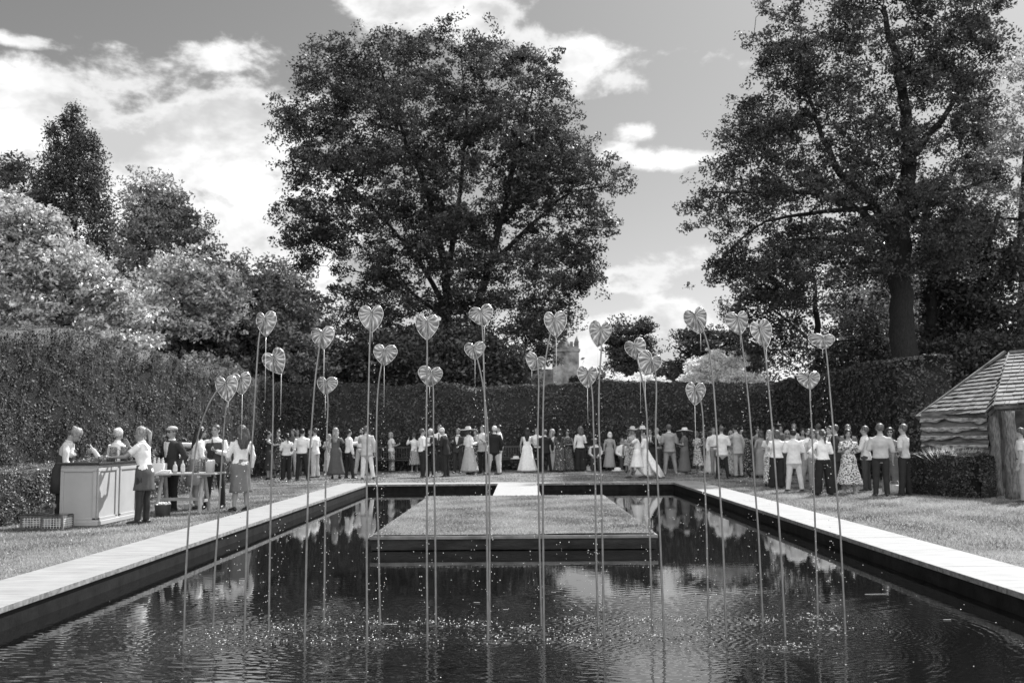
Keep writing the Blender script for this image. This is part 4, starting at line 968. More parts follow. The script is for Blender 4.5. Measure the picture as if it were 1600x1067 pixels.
# ------------------------------------------------------------------ people
def remesh(mb, vox, smooth_it=3):
    me = raw_mesh('tmp', np.array(mb.V), mb.F); ob = bpy.data.objects.new('tmp', me); col.objects.link(ob)
    r = ob.modifiers.new('r', 'REMESH'); r.mode = 'VOXEL'; r.voxel_size = vox; r.use_smooth_shade = True
    s = ob.modifiers.new('s', 'SMOOTH'); s.factor = .5; s.iterations = smooth_it
    dg = bpy.context.evaluated_depsgraph_get(); ev = ob.evaluated_get(dg); m2 = ev.to_mesh()
    n = len(m2.vertices); V = np.empty(n*3, np.float32); m2.vertices.foreach_get('co', V); k = len(m2.polygons); L = np.empty(len(m2.loops), np.int32); m2.loops.foreach_get('vertex_index', L); tot = np.empty(k, np.int32); m2.polygons.foreach_get('loop_total', tot)
    ev.to_mesh_clear(); bpy.data.objects.remove(ob); bpy.data.meshes.remove(me)
    V = V.reshape(-1, 3)
    if (tot == 4).all(): return V, L.reshape(-1, 4)
    st = np.r_[0, np.cumsum(tot)[:-1]]; return V, [tuple(L[a:a+b]) for a, b in zip(st, tot)]
ARMS = {  # elbow, wrist, hand direction (right-hand side, x is mirrored for the left)
 'down': ((.255, -.02, 1.12), (.25, .05, .87), (0, .25, -1)), 'hold': ((.245, -.02, 1.13), (.13, .23, 1.19), (-.3, .8, .5)),
 'pocket': ((.30, -.08, 1.13), (.20, .05, .94), (-.3, .5, -1)), 'hip': ((.40, -.10, 1.17), (.20, -.02, 1.00), (-1, .4, -.3)),
 'cross': ((.25, .04, 1.12), (-.03, .20, 1.13), (-1, .1, .1)), 'reach': ((.25, .20, 1.24), (.17, .44, 1.27), (-.1, 1, .1)),
 'raise': ((.26, .20, 1.27), (.11, .29, 1.47), (-.2, .3, 1)), 'side': ((.44, .05, 1.33), (.68, .12, 1.36), (1, .2, .2)),
 'low': ((.25, .06, 1.12), (.12, .31, 1.04), (-.2, 1, -.2)), 'hang': ((.27, -.01, 1.12), (.30, .04, .87), (0, .2, -1)),
 'lap': ((.24, .06, 1.14), (.10, .30, 1.03), (-.3, 1, -.3))}
LEGS = {'stand': ((.10, .01, .48), (.11, -.01, .085), 0, (.10, .02, .48), (.12, .02, .085), 0),
 'wide': ((.14, .01, .48), (.19, 0, .085), 0, (.13, .0, .48), (.17, .02, .085), 0), 'contra': ((.11, .06, .49), (.15, .10, .085), 0, (.10, -.01, .48), (.11, -.05, .085), 0),
 'walk': ((.09, .18, .50), (.09, .30, .10), 0, (.09, .02, .48), (.09, -.27, .14), 0), 'close': ((.08, .01, .48), (.075, 0, .085), 0, (.08, .02, .48), (.075, .03, .085), 0),
 'sit': ((.13, .42, .50), (.13, .44, .085), 0, (.12, .42, .50), (.13, .40, .085), 0)}
def make_xf(pose):
    bend, hp, hy = rad(pose['bend']), rad(pose['hp']), rad(pose['hy']); dz = -.42 if pose['legs'] == 'sit' else 0
    def bend_(v, w):
        a = bend*w; y, z = v[1], v[2]-.92; return np.array([v[0], y*math.cos(a)+z*math.sin(a), .92-y*math.sin(a)+z*math.cos(a)+dz])
    def torso(v): v = np.asarray(v, float); t = min(1, max(0, (v[2]-.88)/.25)); return bend_(v, t*t*(3-2*t))
    def arm(v): return bend_(np.asarray(v, float), 1.0)
    def head(v):
        v = np.asarray(v, float)-[0, 0, 1.50]; x, y, z = v; y, z = y*math.cos(hp)+z*math.sin(hp), -y*math.sin(hp)+z*math.cos(hp)
        x, y = x*math.cos(hy)-y*math.sin(hy), x*math.sin(hy)+y*math.cos(hy); return arm(np.array([x, y, z+1.50]))
    def leg(v): return np.asarray(v, float)
    return torso, arm, head, leg
def arm_chain(pose, s, fem):
    E, Wr, Hd = ARMS[pose]; k = .92 if fem else 1.0
    sh = np.array([s*.176*k, -.005, 1.378]); return sh, np.array([s*E[0]*k, E[1], E[2]]), np.array([s*Wr[0]*k, Wr[1], Wr[2]]), nz([s*Hd[0], Hd[1], Hd[2]])
def leg_chain(legs, s):
    K = LEGS[legs]; kn, an = (K[0], K[1]) if s > 0 else (K[3], K[4]); hz = (.0, .0)
    hip = np.array([s*.088, 0, .50 if legs == 'sit' else .90]); return hip, np.array([s*kn[0], kn[1], kn[2]]), np.array([s*an[0], an[1], an[2]])
BCACHE = {}
def body_mesh(pose, fem, fine):
    key = ('body', tuple(sorted(pose.items())), fem, fine)
    if key in BCACHE: return BCACHE[key]
    T, A, H, Lg = make_xf(pose); mb = MB(); k = .9 if fem else 1
    mb.loft([(0, 0, .80), (0, 0, .86), (0, -.01, .93), (0, .0, 1.08), (0, .01, 1.22), (0, .005, 1.33), (0, -.005, 1.41), (0, -.01, 1.45), (0, -.008, 1.49), (0, .0, 1.54), (0, .01, 1.59)],
            [(.09, .07), (.15, .10), (.165, .11), (.125*k, .09), (.145*k, .105), (.165*k, .108), (.16*k, .085), (.085, .065), (.056*k, .056*k), (.053*k, .056*k), (.05, .05)], 16, xf=T)
    if fem: mb.ball((-.07, .085, 1.27), (.06, .05, .06), xf=T); mb.ball((.07, .085, 1.27), (.06, .05, .06), xf=T)
    # head: skull, face, jaw, nose, brow, ears
    h = .97 if fem else 1
    mb.ball((0, -.008, 1.655), (.074*h, .092*h, .10*h), 16, 12, xf=H); mb.ball((0, .022, 1.612), (.060*h, .070*h, .085*h), 14, 10, xf=H)
    mb.loft([(0, .045, 1.535), (0, .045, 1.56), (0, .03, 1.60)], [(.025, .025), (.045*h, .045), (.058*h, .06)], 10, xf=H)
    mb.loft([(0, .086, 1.650), (0, .100, 1.625), (0, .106, 1.607), (0, .085, 1.598)], [.008, .0115, .0155, .010], 8, xf=H)
    mb.ball((0, .078, 1.665), (.045, .014, .008), 8, 6, xf=H); mb.ball((0, .082, 1.577), (.022, .012, .011), 8, 6, xf=H)
    for s in (-1, 1): mb.ball((s*.076*h, -.004, 1.625), (.009, .020, .030), 8, 6, xf=H)
    for s, ap in ((-1, pose['la']), (1, pose['ra'])):
        sh, el, wr, hd = arm_chain(ap, s, fem); f = .86 if fem else 1.0
        mb.loft([sh*.6+np.array([0, 0, 1.40])*.4, sh, sh*.75+el*.25, sh*.4+el*.6, el, el*.75+wr*.25, el*.4+wr*.6, wr], [.05*f, .056*f, .050*f, .044*f, .037*f, .040*f, .033*f, (.027*f, .021*f)], 10, xf=A)
        # palm, four unequal bent fingers and a thumb from the side of the palm
        side = nz(np.cross(hd, [0, 0, 1]) if abs(hd[2]) < .8 else np.cross(hd, [1, 0, 0])*1.0); pn = nz(np.cross(side, hd))
        inn = -s*side if False else side
        mb.loft([wr-hd*.01, wr+hd*.03, wr+hd*.085], [(.024, .019), (.036, .016), (.038, .013)], 10, ref=side, xf=A)
        curl = pn*(-1 if pn[1] > 0 else 1)
        for q in range(4):
            b0 = wr+hd*.078+side*(-.028+.0187*q); L = (.062, .075, .070, .055)[q]; mb.loft([b0, b0+hd*L*.45, b0+nz(hd+curl*.5)*L*.8, b0+nz(hd+curl*.9)*L*1.0], [.0095, .009, .0085, .007], 6, xf=A)
        b0 = wr+hd*.03+side*.030; mb.loft([b0, b0+nz(side+hd*.8)*.03, b0+nz(side*.5+hd)*.065], [.012, .0105, .008], 6, xf=A)
    for s in (-1, 1):
        hip, kn, an = leg_chain(pose['legs'], s)
        mb.loft([hip+[0, 0, .0], hip*.75+kn*.25, hip*.4+kn*.6, kn, kn*.7+an*.3+[0, -.015, 0], kn*.35+an*.65, an], [(.086, .088), .082, .066, .054, .056, .042, .034], 10, xf=Lg)
        mb.loft([an+[0, -.055, -.05], an+[0, -.01, -.05], an+[s*.008, .06, -.058], an+[s*.015, .13, -.065], an+[s*.018, .17, -.07]], [(.025, .02), (.034, .034), (.036, .026), (.042, .018), (.028, .010)], 10, xf=Lg)
    V, F = remesh(mb, .0075 if fine else .0115, 3 if fine else 2)
    # eyes and lips join the same body
    ex = MB()
    for s in (-1, 1): ex.ball((s*.030, .078, 1.644), (.015, .010, .0085), 8, 6, m=1, xf=H); ex.ball((s*.031, .083, 1.664), (.018, .008, .004), 6, 4, m=1, xf=H)
    ex.ball((0, .0885, 1.576), (.022, .007, .006), 8, 5, m=2, xf=H)
    F = [tuple(f) for f in F]; n = len(F); o_ = len(V); V = np.vstack([V, np.array(ex.V)]); F = F+[tuple(i+o_ for i in f) for f in ex.F]
    me = raw_mesh('body', V, F, [None, None, None], True, mi=[0]*n+ex.M); BCACHE[key] = me; return me
def sleeve(mb, pose, s, fem, kind, ex, A):
    sh, el, wr, hd = arm_chain(pose, s, fem); f = .88 if fem else 1.0
    if kind == 'none': return
    st = sh*.6+np.array([0, 0, 1.395])*.4
    up = [st, sh+[0, 0, .004], sh*.75+el*.25, sh*.4+el*.6]; ur = [.052*f+ex, .058*f+ex, .052*f+ex, .048*f+ex]
    if kind == 'short': mb.loft(up, [u+.004 for u in ur], 12, xf=A)
    elif kind == 'rolled': mb.loft(up+[el, el*.8+wr*.2], ur+[.045*f+ex, .045*f+ex], 12, xf=A)
    else: mb.loft(up+[el, el*.75+wr*.25, el*.4+wr*.6, wr*.97+el*.03], ur+[.043*f+ex, .045*f+ex, .038*f+ex, .031*f+ex], 12, xf=A)
def top_mesh(pose, fem, hem, slv, ex, skirt=None, neck=1.47, fold=0, vox=.0125):
    key = ('top', tuple(sorted(pose.items())), fem, hem, slv, ex, skirt, neck, fold)
    if key in BCACHE: return BCACHE[key]
    T, A, H, Lg = make_xf(pose); k = .9 if fem else 1; mb = MB(); pts = []; rr = []
    prof = [(.72, .200, .150), (.80, .195, .140), (.88, .180, .128), (.94, .172, .120), (1.0, .150, .108), (1.08, .130*k+.004, .096), (1.15, .135*k+.004, .10), (1.22, .150*k, .110), (1.33, .170*k, .113), (1.38, .170*k, .098), (1.42, .140*k, .086), (1.45, .098, .074), (1.47, .072, .066), (1.49, .066, .064)]
    if not fem: prof = [(z, a*(.93 if z < .95 else 1.0)+(.012 if 1.0 < z < 1.2 else 0), b) for z, a, b in prof]
    for z, a, b in prof:
        if z < hem or z > neck: continue
        pts.append((0, .003 if z > 1.1 else -.005, z)); rr.append((a+ex, b+ex))
    if prof and hem > .72: pts.insert(0, (0, -.004, hem)); a = np.interp(hem, [p[0] for p in prof], [p[1] for p in prof]); b = np.interp(hem, [p[0] for p in prof], [p[2] for p in prof]); rr.insert(0, (a+ex, b+ex))
    mb.loft(pts, rr, 20, xf=T)
    if fem: mb.ball((-.068, .088, 1.27), (.062+ex*.5, .048+ex, .06), xf=T); mb.ball((.068, .088, 1.27), (.062+ex*.5, .048+ex, .06), xf=T)
    for s, ap in ((-1, pose['la']), (1, pose['ra'])): sleeve(mb, ap, s, fem, slv, ex, A)
    V, F = remesh(mb, vox, 3)
    # cloth creases
    w = wav(int(hem*100)+int(ex*1000), 12, 1.5, 4.5)(V*np.array([1, 1, 2.0])); c = V-np.array([0, 0, 0]); n = np.stack([V[:, 0], V[:, 1], 0*V[:, 0]], 1); n /= np.linalg.norm(n, axis=1)[:, None]+.05
    V = V+n*(w*.0062)[:, None]; F = [tuple(f) for f in F]
    if skirt:
        hz, Ra, Rb = skirt; zs = np.linspace(1.06, hz, 16); pts = []; rr = []
        for z in zs:
            t = (1.06-z)/(1.06-hz); body_a = np.interp(z, [.72, .88, .94, 1.0, 1.08], [.165, .178, .175, .152, .125]); body_b = np.interp(z, [.72, .88, .94, 1.0, 1.08], [.125, .128, .122, .11, .098])
            a = max(body_a*(1 if t < .3 else (1-.15*(t-.3))), .125+(Ra-.125)*t**1.1)+ex*.6+.006; b = max(body_b*(1 if t < .3 else (1-.15*(t-.3))), .098+(Rb-.098)*t**1.1)+ex*.6+.006
            pts.append((0, .01*t, z)); rr.append((a, b))
        sk = MB(); am = fold if fold else .02
        tr = (lambda v: Lg(T(v)) if v[2] > .88 else Lg(v))
        ph = rnd.uniform(0, 6)
        sk.loft(pts, rr, 44, fold=lambda t, th: 1+am*t*(math.sin(th*9+ph+t*1.5)+.6*math.sin(th*15+ph*2-t*2)), xf=tr)
        o_ = len(V); V = np.vstack([V, np.array(sk.V)]); F = F+[tuple(i+o_ for i in f) for f in sk.F]
    me = raw_mesh('top', V, F, [None], True); BCACHE[key] = me; return me
def trouser_mesh(pose, fem, wide, hz=.0):
    key = ('tr', pose['legs'], pose['bend'], fem, wide)
    if key in BCACHE: return BCACHE[key]
    T, A, H, Lg = make_xf(pose); mb = MB(); sit = pose['legs'] == 'sit'
    mb.loft([(0, 0, .84), (0, -.006, .90), (0, -.004, .96), (0, 0, 1.02), (0, 0, 1.05)], [(.13, .10), (.178, .128), (.172, .122), (.148, .108), (.140, .103)] if not fem else [(.14, .11), (.185, .132), (.175, .124), (.142, .106), (.130, .1)], 18, xf=T)
    for s in (-1, 1):
        hip, kn, an = leg_chain(pose['legs'], s); an = an+np.array([0, 0, -.03])
        mb.loft([hip+([0, 0, .02] if not sit else [0, -.06, 0]), hip*.75+kn*.25, hip*.4+kn*.6, kn, kn*.6+an*.4+[0, -.01, 0], kn*.3+an*.7, an], [(.098+wide*.2, .108), .093+wide*.3, .08+wide*.5, .070+wide*.7, .066+wide, .060+wide*1.2, (.056+wide*1.5, .062+wide*1.5)], 14, xf=Lg)
    V, F = remesh(mb, .0125, 3); w = wav(71, 12, 1.5, 4)(V*np.array([1, 1, 1.6])); n = np.stack([V[:, 0]-np.sign(V[:, 0])*.1, V[:, 1], 0*V[:, 0]], 1); n /= np.linalg.norm(n, axis=1)[:, None]+.05
    V = V+n*(w*.004)[:, None]; me = raw_mesh('trousers', V, [tuple(f) for f in F], [None], True); BCACHE[key] = me; return me
def put(name, me, mt, par):
    o = link(name, me, par)
    for i, m in enumerate(mt if isinstance(mt, (list, tuple)) else [mt]): o.material_slots[i].link = 'OBJECT'; o.material_slots[i].material = m
    return o
M_skin = mat('skin', .30, .5, spec=.35); M_skin2 = mat('skin_tanned', .18, .5, spec=.35); M_eye = mat('eye_dark', .03, .3, spec=.5); M_lip = mat('lips', .16, .5)
HAIRM = {k_: mat(k_+'_hair', a_, .38, 0, 55, .005, 110, spec=.25, v2=b_, stretch=(1, 1, .10)) for k_, a_, b_ in (('dark', .015, .04), ('brown', .035, .13), ('blond', .10, .46), ('grey', .035, .20), ('white', .45, .8))}
M_tight = mat('dark_tights', .03, .5)
def cloth(v): return mat('cloth_%d' % round(v*100), v, .85, .10, 14, .0015, 60, spec=.12)
M_shoe_d = mat('dark_leather', .03, .35, spec=.5); M_shoe_l = mat('light_shoe', .5, .6)
PAT = {'floral_light': pattern('floral_light', .72, .08, 26, .53), 'floral_dark': pattern('floral_dark', .04, .26, 30, .56), 'dots': pattern('dots', .04, .7, 26, .30, 'dots'), 'stripes': pattern('stripes', .10, .5, 9, .5, 'stripes'), 'soft': pattern('soft', .28, .55, 16, .5), 'floral_mid': pattern('floral_mid', .5, .14, 24, .5)}
def fabric(v): return PAT[v] if isinstance(v, str) else cloth(v)
CHOSEN = []
def person(px, fy, hy, rz, label, fem=False, top=None, bot=None, hair=('short', 'dark'), arms=('down', 'down'), legs='stand', bend=0, hp=0, hyaw=0, kind=None, slv=None, hem=.93, skirt=None, hat=None, extra=(), skin=None, shoes=None, fine=False, h=None, Yd=None, fold=0, wide=0.0, long=None):
    g = gp(px, fy) if Yd is None else at(px, fy, Yd)
    X, Y = g[0], g[1]
    if h is None: h = at(px, hy, Y)[2]+(0 if legs != 'sit' else .42)
    h = min(1.93, max(1.5, h)); S = h/1.765
    root = thing('person', label, 'person', (X, Y, -.012), rad(rz), 'people at the garden reception', S)
    b_ = rnd.uniform(.98, 1.14); root.scale = (S*b_, S*b_, S); root.rotation_euler = (rad(rnd.uniform(-1.5, 1.5)), rad(rnd.uniform(-2.2, 2.2)), rad(rz+(0 if fine else rnd.uniform(-9, 9))))
    pose = dict(la=arms[0], ra=arms[1], legs=legs, bend=bend, hp=hp, hy=hyaw); T, A, H, Lg = make_xf(pose); skm = M_skin if skin is None else skin
    put('body', body_mesh(pose, fem, fine), [skm, M_eye, M_lip], root)
    # clothes
    ty = kind or ('dress' if (fem and skirt and bot is None) else 'shirt'); s_ = slv or ('none' if ty == 'dress' else 'long')
    if ty == 'dress': put('dress', top_mesh(pose, True, .96, s_, .010, skirt, 1.42 if s_ == 'none' else 1.46, fold), fabric(top), root)
    elif ty == 'jacket':
        put('jacket', top_mesh(pose, fem, .80, 'long', .022, None, 1.47), fabric(top), root)
        mb = MB(); V = [T(v) for v in ((-.062, .128, 1.44), (.062, .128, 1.44), (.05, .142, 1.30), (0.004, .142, 1.12), (-.004, .142, 1.12), (-.05, .142, 1.30))]
        V2 = [T(v) for v in ((-.062, .07, 1.44), (.062, .07, 1.44), (.05, .09, 1.30), (.004, .09, 1.12), (-.004, .09, 1.12), (-.05, .09, 1.30))]
        mb.add(V+V2, [tuple(range(5, -1, -1)), tuple(range(6, 12))]+[(i, (i+1) % 6, 6+(i+1) % 6, 6+i) for i in range(6)]); mb.obj('shirt_front', cloth(.72), root)
    else: put('blouse' if fem else 'shirt', top_mesh(pose, fem, hem, s_, .014 if not fem else .012, None, 1.47 if s_ != 'none' else 1.43), fabric(top), root)
    if ty in ('shirt', 'jacket'):
        mb = MB(); mb.loft([(0, -.008, 1.462), (0, -.004, 1.50)], [(.068, .066), (.063, .064)], 14, xf=A); mb.obj('collar', cloth(.72) if ty == 'jacket' or isinstance(top, str) else fabric(top), root, True)
    if bot is not None:
        if skirt: 
            sm_ = MB(); hz, Ra, Rb = skirt; zs = np.linspace(1.06, hz, 14); ph = rnd.uniform(0, 6)
            rr = []
            for z in zs:
                t = (1.06-z)/(1.06-hz); ba = np.interp(z, [.72, .88, .94, 1.0, 1.08], [.165, .185, .182, .158, .130]); bb = np.interp(z, [.72, .88, .94, 1.0, 1.08], [.125, .138, .132, .118, .106])
                rr.append((max(ba, .13+(Ra-.13)*t)+.006, max(bb, .11+(Rb-.11)*t)+.006))
            am = fold or .02; sm_.loft([(0, 0, z) for z in zs], rr, 44, fold=lambda t, th: 1+am*t*(math.sin(th*9+ph)+.6*math.sin(th*16+ph*2)), xf=lambda v: T(v)); sm_.obj('skirt', fabric(bot), root, True)
        else:
            put('trousers', trouser_mesh(pose, fem, wide), fabric(bot), root)
            if ty == 'shirt' and hem > .9 and not fem: mb = MB(); mb.loft([(0, 0, 1.02), (0, 0, 1.05)], [(.163, .124), (.160, .121)], 18, xf=T); mb.obj('belt', M_shoe_d, root, True)
    if 'tights' in extra: put('tights', trouser_mesh(pose, fem, -.003), M_tight, root)
    # shoes
    for s in (-1, 1):
        hip, kn, an = leg_chain(legs, s); mb = MB()
        mb.loft([an+[0, -.075, -.052], an+[0, -.04, -.04], an+[0, .0, -.035], an+[s*.008, .06, -.045], an+[s*.015, .13, -.055], an+[s*.018, .185, -.062]], [(.022, .022), (.036, .036), (.040, .042), (.043, .032), (.045, .024), (.026, .014)], 12, xf=Lg)
        mb.box((an[0]+s*.008, an[1]+.05, an[2]-.078), (.075, .24, .014), bev=.005); mb.obj('shoe', shoes or (M_shoe_d), root, True)
    # hair
    st, hc = hair; hm = HAIRM.get(hc)
    if st != 'bald':
        jit = wav(sum(map(ord, label)) % 97, 8, .6, 2.0)
        mb = MB(); f = 1.0 if not fem else 1.04
        mb.ball((0, -.022*f, 1.675), (.086*f, .094*f, .096*f), 22, 16, xf=H, jig=lambda v: 1+.030*float(jit(v*1.6)[0])+.018*float(jit(v*4.1)[0]))
        if st in ('short',): mb.ball((0, -.050, 1.640), (.074, .056, .060), 14, 8, xf=H, jig=lambda v: 1+.05*float(jit(v*2.5)[0]))
        if st in ('bob', 'long', 'wavy', 'curly'):
            ln = {'bob': 1.50, 'long': 1.24, 'wavy': 1.28, 'curly': 1.20}[st] if long is None else long; wv = {'bob': .05, 'long': .05, 'wavy': .10, 'curly': .15}[st]
            zs = np.linspace(1.70, ln, 12); t = np.linspace(0, 1, 12); wf = 1.25 if st == 'curly' else 1
            P = [(0.006*math.sin(z*22), -.050-.045*min(1, max(0, (1.66-z)/.18))-(.01 if st == 'curly' else 0), z) for z in zs]; rr = [((.080+.022*math.sin(q*2.6))*wf*(1-.45*q**2), (.058-.02*q)*wf) for q in t]
            mb.loft(P, rr, 28, fold=lambda t, th: 1+wv*math.sin(th*7+t*9)+wv*.7*math.sin(th*12-t*(6+14*(st != 'long'))), xf=lambda v: H(v) if v[2] > 1.52 else T(v)*.5+H(v)*.5)
            for s in (-1, 1): mb.loft([(s*.065, .005, 1.70), (s*.080, .0, 1.63), (s*.082, -.01, 1.56), (s*.078, -.02, max(ln, 1.44))], [.022, .024, .024, .014], 8, xf=H)
        if st == 'ponytail': mb.ball((0, -.115, 1.70), (.028, .030, .028), xf=H); mb.loft([(0, -.13, 1.70), (0.01, -.165, 1.63), (.0, -.155, 1.52), (.01, -.15, 1.38)], [.022, .034, .030, .010], 12, fold=lambda t, th: 1+.12*math.sin(th*6+t*8), xf=H)
        if st == 'bun': mb.ball((0, -.105, 1.705), (.045, .042, .042), xf=H, jig=lambda v: 1+.06*float(jit(v*3)[0]))
        mb.obj('hair', hm, root, True)
    elif hm: mb = MB(); mb.loft([(0, -.030, 1.60), (0, -.032, 1.645), (0, -.030, 1.67)], [(.079, .082), (.082, .086), (.075, .078)], 16, xf=H); mb.obj('hair', hm, root, True)
    if hat:
        hk, hv = hat; hm_ = mat('hat_%d' % round(hv*100), hv*.85, .85, .08, 20); mb = MB()
        if hk == 'brim': R0, zt = .21, 1.705; V = []
        if hk in ('brim', 'wide'):
            R0 = .20 if hk == 'brim' else .27
            prof = [(R0, 1.688), (R0*1.01, 1.694), (.10, 1.715), (.095, 1.76), (.085, 1.80), (.05, 1.815), (0, 1.815)]; n = 24; V = []; F = []
            for j, (r, z) in enumerate(prof):
                for i in range(n): a = 6.283*i/n; V.append(H((r*math.cos(a), r*math.sin(a)*1.05-.015, z+(.02*math.sin(2*a+1) if j < 2 else 0))))
            for j in range(len(prof)-1):
                for i in range(n): F.append((j*n+i, j*n+(i+1) % n, (j+1)*n+(i+1) % n, (j+1)*n+i))
            V += [H((.088*math.cos(6.283*i/n), .088*math.sin(6.283*i/n)-.015, 1.70)) for i in range(n)]; q = len(prof)*n
            for i in range(n): F.append((i, q+i, q+(i+1) % n, (i+1) % n))
            mb.add(V, F); mb.obj('hat', hm_, root, True)
        elif hk == 'cap':
            mb.ball((0, -.012, 1.715), (.093, .108, .058), 16, 10, xf=H); mb.ball((0, .075, 1.700), (.065, .06, .010), 12, 6, xf=H); mb.obj('cap', hm_, root, True)
        elif hk == 'fascinator':
            mb.ball((.04, .0, 1.775), (.075, .07, .018), 12, 6, xf=H, jig=lambda v: 1+.15*math.sin(v[0]*9+v[1]*7)); mb.loft([(.04, 0, 1.775), (.08, -.03, 1.83), (.05, -.08, 1.87)], [.010, .016, .004], 6, xf=H); mb.obj('fascinator', hm_, root, True)
    for e in extra:
        mb = MB()
        if e == 'tie': mb.loft([(0, .135, 1.455), (0, .140, 1.43), (0, .146, 1.30), (0, .142, 1.12), (0, .135, 1.07)], [(.016, .008), (.012, .008), (.022, .006), (.030, .006), (.008, .004)], 8, xf=T); mb.obj('tie', cloth(.05), root, True)
        if e == 'lighttie': mb.loft([(0, .143, 1.455), (0, .148, 1.43), (0, .152, 1.30), (0, .150, 1.12)], [(.016, .008), (.012, .008), (.022, .006), (.026, .006)], 8, xf=T); mb.obj('tie', cloth(.45), root, True)
        if e == 'shades':
            for s in (-1, 1): mb.ball((s*.033, .094, 1.645), (.027, .008, .020), 10, 6, xf=H); mb.box_ = None; mb.loft([(s*.058, .088, 1.648), (s*.080, .0, 1.648)], [.003, .003], 5, xf=H)
            mb.loft([(-.02, .097, 1.65), (.02, .097, 1.65)], [.003, .003], 5, xf=H); mb.obj('sunglasses', M_eye, root, True)
        if e == 'glasses': mb.loft([(-.06, .09, 1.648), (-.03, .098, 1.645), (.03, .098, 1.645), (.06, .09, 1.648)], [.004]*4, 5, xf=H); mb.obj('glasses', M_eye, root, True)
        if e == 'beard': mb.ball((0, .048, 1.565), (.054, .052, .040), 12, 8, xf=H); mb.obj('beard', hm or HAIRM['brown'], root, True)
        if e == 'apron':
            mb.loft([(0, 0, .56), (0, 0, .8), (0, 0, .98), (0, .0, 1.08), (0, .004, 1.2), (0, .006, 1.36)], [(.20, .165), (.20, .155), (.185, .14), (.155, .125), (.150, .135), (.10, .13)], 20, xf=T)
            mb.obj('apron', cloth(.06), root, True)
        if e == 'waistcoat': put('waistcoat', top_mesh(pose, fem, .93, 'none', .022, None, 1.40), cloth(.07), root)
        if e == 'train': mb.loft([(0, -.05, 1.0), (0, -.16, .7), (0, -.36, .35), (.0, -.62, .03)], [(.14, .08), (.24, .12), (.34, .16), (.42, .05)], 24, fold=lambda t, th: 1+.05*math.sin(th*8), xf=Lg); mb.obj('train', fabric(top), root, True)
    return root
#PEOPLE
Bk, Fr, Lf, Rt = 0, 180, 90, -90
P = person
# serving staff and guests by the bar
P(93, 820, 682, -75, 'barmaid with bowed fair head, pale rolled sleeve shirt and dark apron behind the bar', fem=True, top=.62, bot=.03, slv='rolled', hair=('bun', 'blond'), arms=('low', 'low'), bend=12, hp=32, extra=('apron',), fine=True, h=1.66, hem=.93)
P(222, 817, 665, 82, 'ponytailed barmaid in white sleeveless top and dark short skirt right of the bar', fem=True, top=.8, bot=.09, slv='short', hair=('ponytail', 'blond'), arms=('reach', 'raise'), bend=9, skirt=(.60, .185, .165), legs='stand', fine=True, fold=.03, extra=('tights',))
P(175, 800, 680, -20, 'fair-haired woman in white top with her back turned behind the bar', fem=True, top=.8, bot=.1, hair=('bun', 'white'), arms=('low', 'hold'), bend=8, fine=True, h=1.63, Yd=None)
P(213, 797, 677, 160, 'blonde woman in sunglasses facing the bar, half hidden by the ponytailed barmaid', fem=True, top=.05, skirt=(.3, .22, .2), slv='short', hair=('wavy', 'blond'), arms=('hold', 'down'), extra=('shades',), h=1.66)
P(266, 797, 665, 150, 'man in dark suit, pale tie, cap and sunglasses standing behind the trestle table', top=.035, bot=.035, kind='jacket', hair=('short', 'grey'), hat=('cap', .45), arms=('pocket', 'hold'), extra=('shades', 'lighttie'), fine=True)
P(305, 795, 673, -60, 'laughing dark-haired woman in pale blouse leaning right with a plate in hand', fem=True, top=.7, bot=.25, slv='rolled', hair=('wavy', 'dark'), arms=('reach', 'low'), bend=10, skirt=(.5, .22, .2), fine=True, h=1.66)
P(336, 793, 662, 170, 'man in open dark waistcoat and white shirt with dark trousers facing the curly-haired woman', top=.75, bot=.03, hair=('short', 'brown'), arms=('hold', 'side'), legs='wide', extra=('waistcoat', 'tie'), fine=True)
P(376, 797, 663, 40, 'woman with very long curly hair, white blouse and grey pencil skirt', fem=True, top=.75, bot=.17, slv='long', hair=('curly', 'brown'), arms=('low', 'down'), skirt=(.38, .20, .17), fine=True, fold=.04, legs='stand', long=1.27, shoes=M_shoe_d)
# left group behind the lawn
P(420, 749, 673, -80, 'woman in sleeveless dark dress at the left end of the back group', fem=True, top=.05, skirt=(.35, .2, .18), hair=('bun', 'dark'), arms=('down', 'reach'))
P(434, 747, 671, 180, 'woman in dark floral dress facing the camera near the left hedge corner', fem=True, top='floral_dark', skirt=(.3, .22, .2), hair=('bun', 'brown'), arms=('hold', 'hold'), slv='short')
P(447, 749.5, 676, 20, 'woman with dark ponytail, white blouse and dark trousers seen from behind', fem=True, top=.75, bot=.035, hair=('ponytail', 'dark'), arms=('hold', 'pocket'), wide=.02)
P(457, 744, 669.5, 170, 'woman in grey top and pale trousers hidden behind the dark-ponytailed woman', fem=True, top=.12, bot=.5, hair=('bob', 'brown'), arms=('hold', 'down'))
P(465, 742, 671, 180, 'grey-haired man between the dark-ponytailed woman and the back-turned white shirt', top=.35, bot=.12, hair=('short', 'grey'), arms=('hold', 'down'))
P(472, 750.5, 669, 0, 'broad man in white shirt and black trousers seen squarely from behind at left', top=.78, bot=.03, hair=('short', 'dark'), arms=('hold', 'hold'), legs='wide')
P(482, 742, 670, 175, 'dark-suited man looking over the shoulder of the broad white shirt', top=.06, bot=.05, kind='jacket', hair=('short', 'brown'))
P(493, 746, 668, 75, 'man in loose white shirt and long pale trousers turned to the left group', top=.78, bot=.55, hair=('short', 'brown'), arms=('hold', 'hold'), wide=.015, hem=.84)
P(513, 743, 680, 170, 'small woman in pale dress left of the long-haired woman in grey', fem=True, top=.6, skirt=(.2, .2, .18), hair=('bob', 'blond'), arms=('hold', 'hold'), slv='short')
